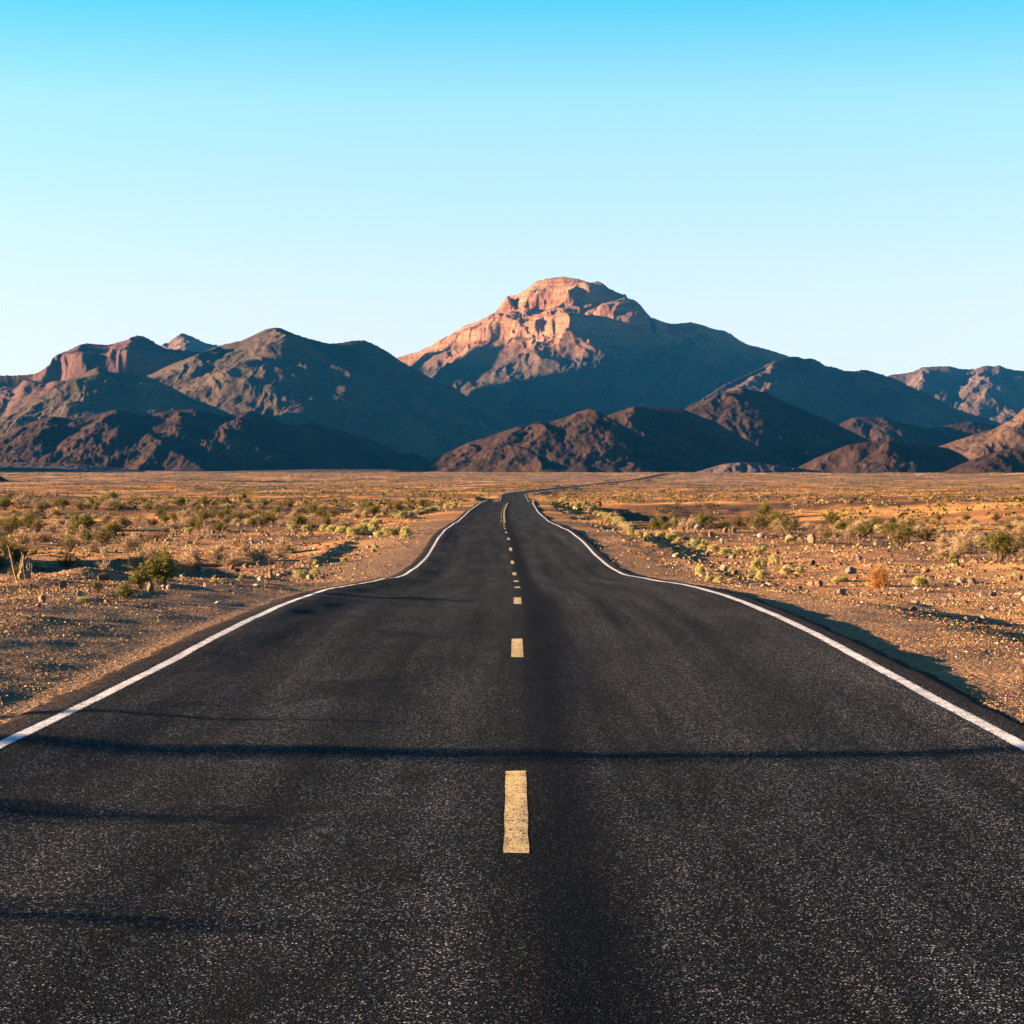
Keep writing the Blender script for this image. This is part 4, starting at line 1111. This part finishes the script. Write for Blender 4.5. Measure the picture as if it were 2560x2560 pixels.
for i in range(34):
    t = i / 33.0
    hero('silver_shrub' if i % 4 else 'dry_shrub', 'L4', 1560 + 540 * t + r_.normal(0, 14), 302 - 92 * t + r_.normal(0, 12), r_.uniform(52, 90) * (1 - 0.4 * t), r_.uniform(28, 46) * (1 - 0.3 * t),
         'pale shrub in the long hedge-like strip beside the far left road edge', 'shrubs of the long strip by the far left road edge', parts=False)
# rusty strip at the asphalt edge
x_, y_, w_, h_ = spot('L3', 2285, 1355, 150, 20)
o = place_rock(x_, y_, 0.62, 0.05, 'rust-red scrap strip lying at the left asphalt edge', None, 'rust', rot=0.25, name='metal_scrap', k=5)
o.scale[1] = 0.16; o['category'] = 'scrap'
# --- right of the road
sil = [(570, 503, 74, 62), (632, 512, 72, 46), (710, 528, 82, 60), (805, 526, 74, 46), (895, 547, 98, 62), (962, 562, 72, 46), (926, 585, 62, 36), (945, 627, 62, 36), (1030, 612, 64, 42), (1090, 602, 112, 76), (1165, 592, 82, 56), (1145, 627, 84, 46), (1235, 637, 112, 56), (1330, 662, 88, 66), (1390, 667, 90, 54), (1445, 655, 82, 56)]
for i, (x, y, w, h) in enumerate(sil):
    hero('silver_shrub', 'R5', x, y, w, h, f'silvery shrub {ORD[i+1]} from the left in the slanting row on the right shoulder', 'silvery shrubs of the slanting row on the right shoulder')
for x, y, w, h, lb in ((1600, 657, 124, 76, 'round silvery shrub alone right of the slanting row'), (1725, 737, 84, 86, 'egg-shaped pale shrub between two rounder silvery ones, right'),
                       (1600, 803, 140, 122, 'largest round silvery shrub at the foot of the slanting ditch shadow'), (1630, 862, 134, 76, 'silvery shrub directly below the largest round one'),
                       (1535, 850, 66, 34, 'small flat silvery shrub left of the pair by the ditch shadow'), (1835, 826, 140, 90, 'broad yellowish silvery shrub with a dark hollow under it, right'),
                       (1925, 815, 84, 60, 'grey silvery shrub under the dark pointed rock'), (1130, 832, 98, 90, 'yellow-green round shrub nearest the right white line'),
                       (1205, 882, 90, 56, 'left half of the low twin shrub by the right white line'), (1275, 888, 74, 48, 'right half of the low twin shrub by the right white line'), (1380, 806, 60, 46, 'small pale shrub alone between the ditch shadow and the round one')):
    hero('silver_shrub', 'R5', x, y, w, h, lb)
r_ = np.random.default_rng(78)
for i in range(40):
    t = i / 39.0
    hero('silver_shrub' if i % 3 else 'dry_shrub', 'R5', 560 - 540 * t ** 1.2 + r_.normal(0, 12), 470 - 215 * t + r_.normal(0, 10) - 20 * math.sin(t * 3), r_.uniform(60, 96) * (1 - 0.35 * t), r_.uniform(36, 60) * (1 - 0.4 * t),
         'pale shrub in the long strip beside the far right road edge', 'shrubs of the long strip by the far right road edge', parts=False)
hero('bare_shrub', 'R5', 800, 418, 70, 60, 'bare twig tuft in the dark shaded wash, right of the road')
hero('dry_shrub', 'R5', 600, 335, 50, 26, 'lone pale shrub at the top of the dark shaded wash')
hero('sparse_bush', 'R5', 1195, 445, 190, 115, 'tall thin dark bush at the edge of the shaded wash')
hero('sparse_bush', 'R5', 1585, 475, 170, 130, 'thin yellow-green bush behind the pale two-tone rock')
hero('sparse_bush', 'R5', 1830, 500, 270, 160, 'wide thin straw-green bush behind the big orange-tan rock')
hero('creosote_bush', 'R5', 1650, 375, 170, 120, 'tall green bush beyond the end of the shaded wash')
hero('creosote_bush', 'R5', 1750, 425, 160, 110, 'dark green bush between a tall green and a wide straw-green one')
hero_rock('R5', 965, 440, 52, 40, 'pinkish rock on the near lip of the shaded wash', 'rock_pink', k=0)
hero_rock('R5', 1110, 466, 68, 40, 'pale square rock on the near lip of the shaded wash', 'rock_pale', k=8)
hero_rock('R5', 902, 492, 38, 36, 'tan stone above the slanting row of silvery shrubs', 'rock_tan')
hero_rock('R5', 1215, 522, 76, 46, 'tan rounded rock between the pale square and the jagged one', 'rock_tan')
hero_rock('R5', 1335, 490, 62, 44, 'jagged orange rock, left one of a pair', 'rock_tan', k=3)
hero_rock('R5', 1405, 492, 66, 46, 'jagged orange rock, right one of a pair', 'rock_tan', k=2)
hero_rock('R5', 1620, 527, 104, 46, 'pale grey two-tone rock in front of a thin yellow-green bush', 'rock_pale', k=9)
hero_rock('R5', 1660, 537, 32, 22, 'small orange stone touching the pale two-tone rock', 'rock_tan')
hero_rock('R5', 1860, 557, 116, 56, 'big orange-tan rock in front of the wide straw-green bush', 'rock_yellow', k=1)
hero_rock('R5', 525, 332, 32, 22, 'pale stone on the far lip of the shaded wash', 'rock_pale')
hero_rock('R5', 1310, 577, 32, 18, 'small pale stone below the jagged pair', 'rock_pale')
hero_rock('R6', 110, 612, 104, 76, 'tan rock with a dark side right of the big orange-tan one', 'rock_tan', k=4)
hero_rock('R6', 440, 878, 150, 62, 'long grey two-tone boulder casting a shadow, left of the tumbleweed', 'rock_grey', k=6)
hero_rock('R6', 110, 812, 48, 52, 'dark brown pointed rock beside a grey silvery shrub', 'rock_dark', k=2)
hero_rock('R6', 1090, 867, 74, 42, 'tan rock with a long shadow, behind the plant right of the tumbleweed', 'rock_tan')
hero_rock('R6', 890, 872, 120, 30, 'flat pinkish slab just right behind the tumbleweed', 'rock_pink')
hero_rock('R6', 1485, 972, 120, 72, 'grey-blue boulder, rightmost of the cluster on the right slope', 'rock_grey', k=0)
hero_rock('R6', 1390, 952, 110, 52, 'orange rock in the boulder cluster on the right slope', 'rock_tan')
hero_rock('R6', 1362, 978, 92, 26, 'flat pale stone in front of the boulder cluster', 'rock_pale')
hero_rock('R6', 1660, 1072, 84, 36, 'grey-tan stone right below the boulder cluster', 'rock_grey')
hero_rock('R6', 842, 1022, 52, 20, 'flat grey stone below the tumbleweed', 'rock_grey')
hero_rock('R6', 1742, 742, 44, 50, 'upright pinkish stone right of the big straw shrub', 'rock_pink')
hero_rock('R6', 1900, 932, 64, 46, 'dark red-brown rock near the right edge of the photo', 'rock_dark')
hero('tumbleweed', 'R6', 690, 995, 310, 195, 'round orange tumbleweed on the right slope')
hero('silver_shrub', 'R6', 1040, 972, 136, 90, 'silvery plant right of the tumbleweed')
hero('silver_shrub', 'R6', 350, 947, 150, 60, 'silvery plant below the long grey boulder')
hero('dry_shrub', 'R6', 1250, 665, 180, 115, 'left lobe of the big pale straw shrub on the right slope')
hero('dry_shrub', 'R6', 1415, 712, 280, 180, 'big pale straw shrub on the right slope')
hero('dry_shrub', 'R6', 1555, 640, 160, 105, 'right lobe of the big pale straw shrub on the right slope')
for x, y, w, h, k_, lb in ((570, 565, 190, 115, 'creosote_bush', 'green bush at the left end of the long green belt on the right'), (790, 560, 200, 110, 'creosote_bush', 'green bush second from the left in the long green belt'),
                           (930, 605, 200, 140, 'creosote_bush', 'lowest green bush in the middle of the long green belt'), (1090, 600, 220, 115, 'sparse_bush', 'straw-green bush left of the big pale straw shrub'),
                           (1650, 622, 180, 80, 'creosote_bush', 'green bush just right of the big pale straw shrub'), (1800, 624, 160, 72, 'creosote_bush', 'green bush in the belt, second from the right edge'),
                           (1915, 632, 110, 92, 'creosote_bush', 'green bush at the right edge of the photo'), (230, 592, 160, 95, 'sparse_bush', 'brownish yellow bush in the hollow right of the tan rock'),
                           (430, 562, 95, 90, 'dry_shrub', 'pale shrub touching the left end of the long green belt'), (340, 472, 110, 52, 'dry_shrub', 'pale mound alone behind the left end of the green belt'),
                           (420, 440, 90, 60, 'dry_shrub', 'pale pinkish shrub behind the lone pale mound')):
    hero(k_, 'R6', x, y, w, h, lb)
# unseen bushes added on the left bank to throw long shadows across the asphalt
for x, y, w, h in ((-16.5, 15.45, 1.15, 2.5), (-9.6, 17.2, 0.6, 1.0), (-8.8, 9.5, 1.2, 0.85), (-10.6, 12.3, 1.3, 0.72)):
    plant('sparse_bush', x, y, w, h, 'unseen green bush added on the left bank, its shadow crossing the asphalt', 'added bushes on the left bank beside the camera')

# --- scatter over the plain
def zone(x, y):
    side = 'left' if x < xroad(y) else 'right'
    band = 'near' if y < 75 else ('middle' if y < 170 else 'far')
    return side, band


WORDS = {'dry_shrub': 'low pale straw shrub', 'creosote_bush': 'green bush', 'sparse_bush': 'thin olive bush', 'silver_shrub': 'small silvery shrub', 'cushion_plant': 'yellow-green low plant', 'bare_shrub': 'dead twig tuft'}
GRPW = {'dry_shrub': 'pale straw shrubs', 'creosote_bush': 'green bushes', 'sparse_bush': 'thin olive bushes', 'silver_shrub': 'small silvery shrubs', 'cushion_plant': 'yellow-green low plants', 'bare_shrub': 'dead twig tufts'}


def scatter(kind, n, ymin, ymax, wmin, wmax, asp, seed, clear=5.6, bias=1.0, only=0):
    r = np.random.default_rng(seed); got = 0; tries = 0
    while got < n and tries < n * 40:
        tries += 1
        y = (ymin ** 2 + (ymax ** 2 - ymin ** 2) * r.random() ** bias) ** 0.5
        x = r.uniform(-1, 1) * (0.232 * y + 1)
        u = x - float(xroad(y))
        if only and u * only < 0: continue
        if abs(u) < clear + 3.0 * float(smooth(60, 40, y)): continue
        if (-15 < u < 0 and 66 < y < 135) or (0 < u < 17 and 55 < y < 130) or (abs(u) < 10 and y > 120): continue
        d = float(fbm(x / 15.0, y / 26.0, 3, 140 + seed % 7))
        if r.random() > 0.22 + 1.25 * d: continue
        w = r.uniform(wmin, wmax) * (0.75 + 0.5 * r.random())
        if any(abs(x - a) < (w + c) * 0.45 and abs(y - b) < (w + c) * 0.8 for a, b, c in PLACED): continue
        s_, b_ = zone(x, y)
        b2 = {'near': 'near ground', 'middle': 'middle plain', 'far': 'far plain'}[b_]
        plant(kind, x, y, w, w * asp * r.uniform(0.8, 1.25), f'{WORDS[kind]}, one of many scattered on the {b2} {s_} of the road', f'{GRPW[kind]} scattered on the {b2} {s_} of the road', parts=(y < 75))
        got += 1


scatter('dry_shrub', 215, 64, 270, 0.7, 1.7, 0.42, 301)
scatter('creosote_bush', 130, 62, 290, 0.9, 1.9, 0.55, 302)
scatter('creosote_bush', 55, 130, 285, 0.9, 2.0, 0.5, 311, 10, 1.0, 1)
scatter('sparse_bush', 70, 130, 285, 0.9, 2.0, 0.5, 312, 10, 1.0, 1)
scatter('dry_shrub', 35, 130, 285, 0.7, 1.5, 0.42, 313, 10, 1.0, 1)
scatter('sparse_bush', 110, 66, 270, 0.9, 1.8, 0.55, 303)
scatter('silver_shrub', 60, 66, 230, 0.4, 0.9, 0.6, 304)
scatter('cushion_plant', 36, 58, 130, 0.25, 0.5, 0.5, 305)
scatter('bare_shrub', 40, 64, 160, 0.5, 1.0, 0.6, 306)

r_ = np.random.default_rng(401)
for i in range(230):
    y = (30 ** 2 + (150 ** 2 - 30 ** 2) * r_.random() ** 1.3) ** 0.5
    s_ = -1 if r_.random() < 0.5 else 1
    x = float(xroad(y)) + s_ * r_.uniform(5.6, max(7.0, 0.23 * y))
    sd, bd = zone(x, y)
    w = r_.uniform(0.10, 0.24) * (0.7 + y / 120)
    b2 = {'near': 'near ground', 'middle': 'middle plain', 'far': 'far plain'}[bd]
    place_rock(x, y, w, w * r_.uniform(0.4, 0.7), f'head-sized brown rock, one of many strewn on the {b2} {sd} of the road', f'brown rocks strewn on the {b2} {sd} of the road')


# --- distant scrub: nobody could count it
def far_scrub(name, label, n, ymin, ymax, wmin, wmax, mat, leaf_n, asp, seed, clear=6.0):
    r = np.random.default_rng(seed)
    y = (ymin ** 2 + (ymax ** 2 - ymin ** 2) * r.random(n) ** 1.25) ** 0.5
    x = r.uniform(-1, 1, n) * (0.245 * y + 2)
    den = fbm(x / 60.0, y / 130.0, 3, seed % 50)
    keep = (np.abs(x - xroad(y)) > clear) & (r.random(n) < 0.4 + 0.9 * den)
    x, y = x[keep], y[keep]; n = len(x)
    w = r.uniform(wmin, wmax, n) * (0.7 + 0.6 * r.random(n)); h = w * asp
    z = ground_h(x, y)
    d = r.normal(size=(n, leaf_n, 3)); d /= np.linalg.norm(d, axis=2)[..., None]; d[..., 2] = np.abs(d[..., 2])
    C = d * (0.55 + 0.45 * r.random((n, leaf_n, 1))) * np.stack([w * .5, w * .5, h], -1)[:, None, :]
    C[..., 0] += x[:, None]; C[..., 1] += y[:, None]; C[..., 2] += z[:, None]
    V, Fc = leaves(C.reshape(-1, 3), np.repeat(w * 0.26, leaf_n), r, 0.7)
    o = mesh_obj(name, V, Fc, M[mat])
    return tag(o, label, 'scrub', None, 'stuff')


far_scrub('green_scrub', 'green creosote scrub covering the distant plain', 34000, 280, 2400, 1.0, 2.2, 'far_olive', 11, 0.42, 501)
far_scrub('straw_scrub', 'pale straw scrub covering the distant plain', 34000, 262, 2400, 0.7, 1.8, 'far_straw', 10, 0.36, 502)
far_scrub('olive_scrub', 'small low scrub between the bushes of the middle plain', 2600, 70, 300, 0.25, 0.6, 'far_straw', 14, 0.5, 503)

# ------------------------------------------------------------------ sky, sun, air
sun_rot = math.atan2(SUN_DIR[0], SUN_DIR[1])
w = bpy.data.worlds.new('World'); scene.world = w; w.use_nodes = True
nt = w.node_tree; nd = nt.nodes; bg = nd['Background']
sky = nd.new('ShaderNodeTexSky'); sky.sky_type = 'NISHITA'; sky.sun_disc = False
sky.sun_elevation = math.radians(SUN_EL); sky.sun_rotation = sun_rot
sky.altitude = 300; sky.air_density = 1.0; sky.dust_density = 0.3; sky.ozone_density = 2.0
tc = nd.new('ShaderNodeTexCoord'); sep = nd.new('ShaderNodeSeparateXYZ')
nt.links.new(tc.outputs['Generated'], sep.inputs[0])
rp = nd.new('ShaderNodeValToRGB'); nt.links.new(sep.outputs['Z'], rp.inputs['Fac'])
SKY_STOPS = [(0.0, (0.27, 0.37, 0.80)), (0.035, (0.37, 0.352, 0.595)), (0.075, (0.455, 0.366, 0.455)), (0.118, (0.43, 0.40, 0.41)), (0.162, (0.375, 0.435, 0.415)), (0.205, (0.115, 0.40, 0.42)), (0.34, (0.03, 0.22, 0.36)), (0.64, (0.010, 0.13, 0.24)), (1.0, (0.010, 0.125, 0.24))]
while len(rp.color_ramp.elements) < len(SKY_STOPS): rp.color_ramp.elements.new(0.5)
for e, (p_, c_) in zip(rp.color_ramp.elements, SKY_STOPS): e.position = p_; e.color = (*c_, 1)
mx = nd.new('ShaderNodeMix'); mx.data_type = 'RGBA'; mx.blend_type = 'MULTIPLY'; mx.inputs[0].default_value = 1.0
nt.links.new(sky.outputs[0], mx.inputs[6]); nt.links.new(rp.outputs[0], mx.inputs[7])
nt.links.new(mx.outputs[2], bg.inputs['Color']); bg.inputs['Strength'].default_value = 0.10

sd = bpy.data.lights.new('sun', 'SUN'); so = bpy.data.objects.new('sun', sd); COL.objects.link(so)
sd.energy = 5.0; sd.angle = math.radians(0.5); sd.color = (1.0, 0.66, 0.40)
ce = math.cos(math.radians(SUN_EL))
dv = Vector((SUN_DIR[0] * ce, SUN_DIR[1] * ce, math.sin(math.radians(SUN_EL))))
so.rotation_euler = dv.to_track_quat('Z', 'Y').to_euler(); so.location = (-40, -5, 40)

HAZE = 1.25e-5
if HAZE:
    bm = bmesh.new(); bmesh.ops.create_cube(bm, size=1)
    me = bpy.data.meshes.new('haze'); bm.to_mesh(me); bm.free()
    hz = bpy.data.objects.new('haze', me); COL.objects.link(hz); hz['kind'] = 'stuff'; hz['label'] = 'thin blue air over the whole valley'
    hm = bpy.data.materials.new('haze'); hm.use_nodes = True; hn = hm.node_tree
    hn.nodes.remove(hn.nodes['Principled BSDF'])
    pv = hn.nodes.new('ShaderNodeVolumePrincipled'); pv.inputs['Color'].default_value = (0.03, 0.38, 1.0, 1); pv.inputs['Density'].default_value = HAZE; pv.inputs['Anisotropy'].default_value = 0.0
    hn.links.new(pv.outputs[0], hn.nodes['Material Output'].inputs['Volume']); me.materials.append(hm)
    hz.scale = (19000, 16600, 1300); hz.location = (0, 8000, 600)

scene.view_settings.view_transform = 'Standard'; scene.view_settings.look = 'None'
scene.view_settings.exposure = 3.0; scene.view_settings.gamma = 1.0
scene.cycles.use_denoising = True
scene.cycles.max_bounces = 6; scene.cycles.diffuse_bounces = 3; scene.cycles.transparent_max_bounces = 8
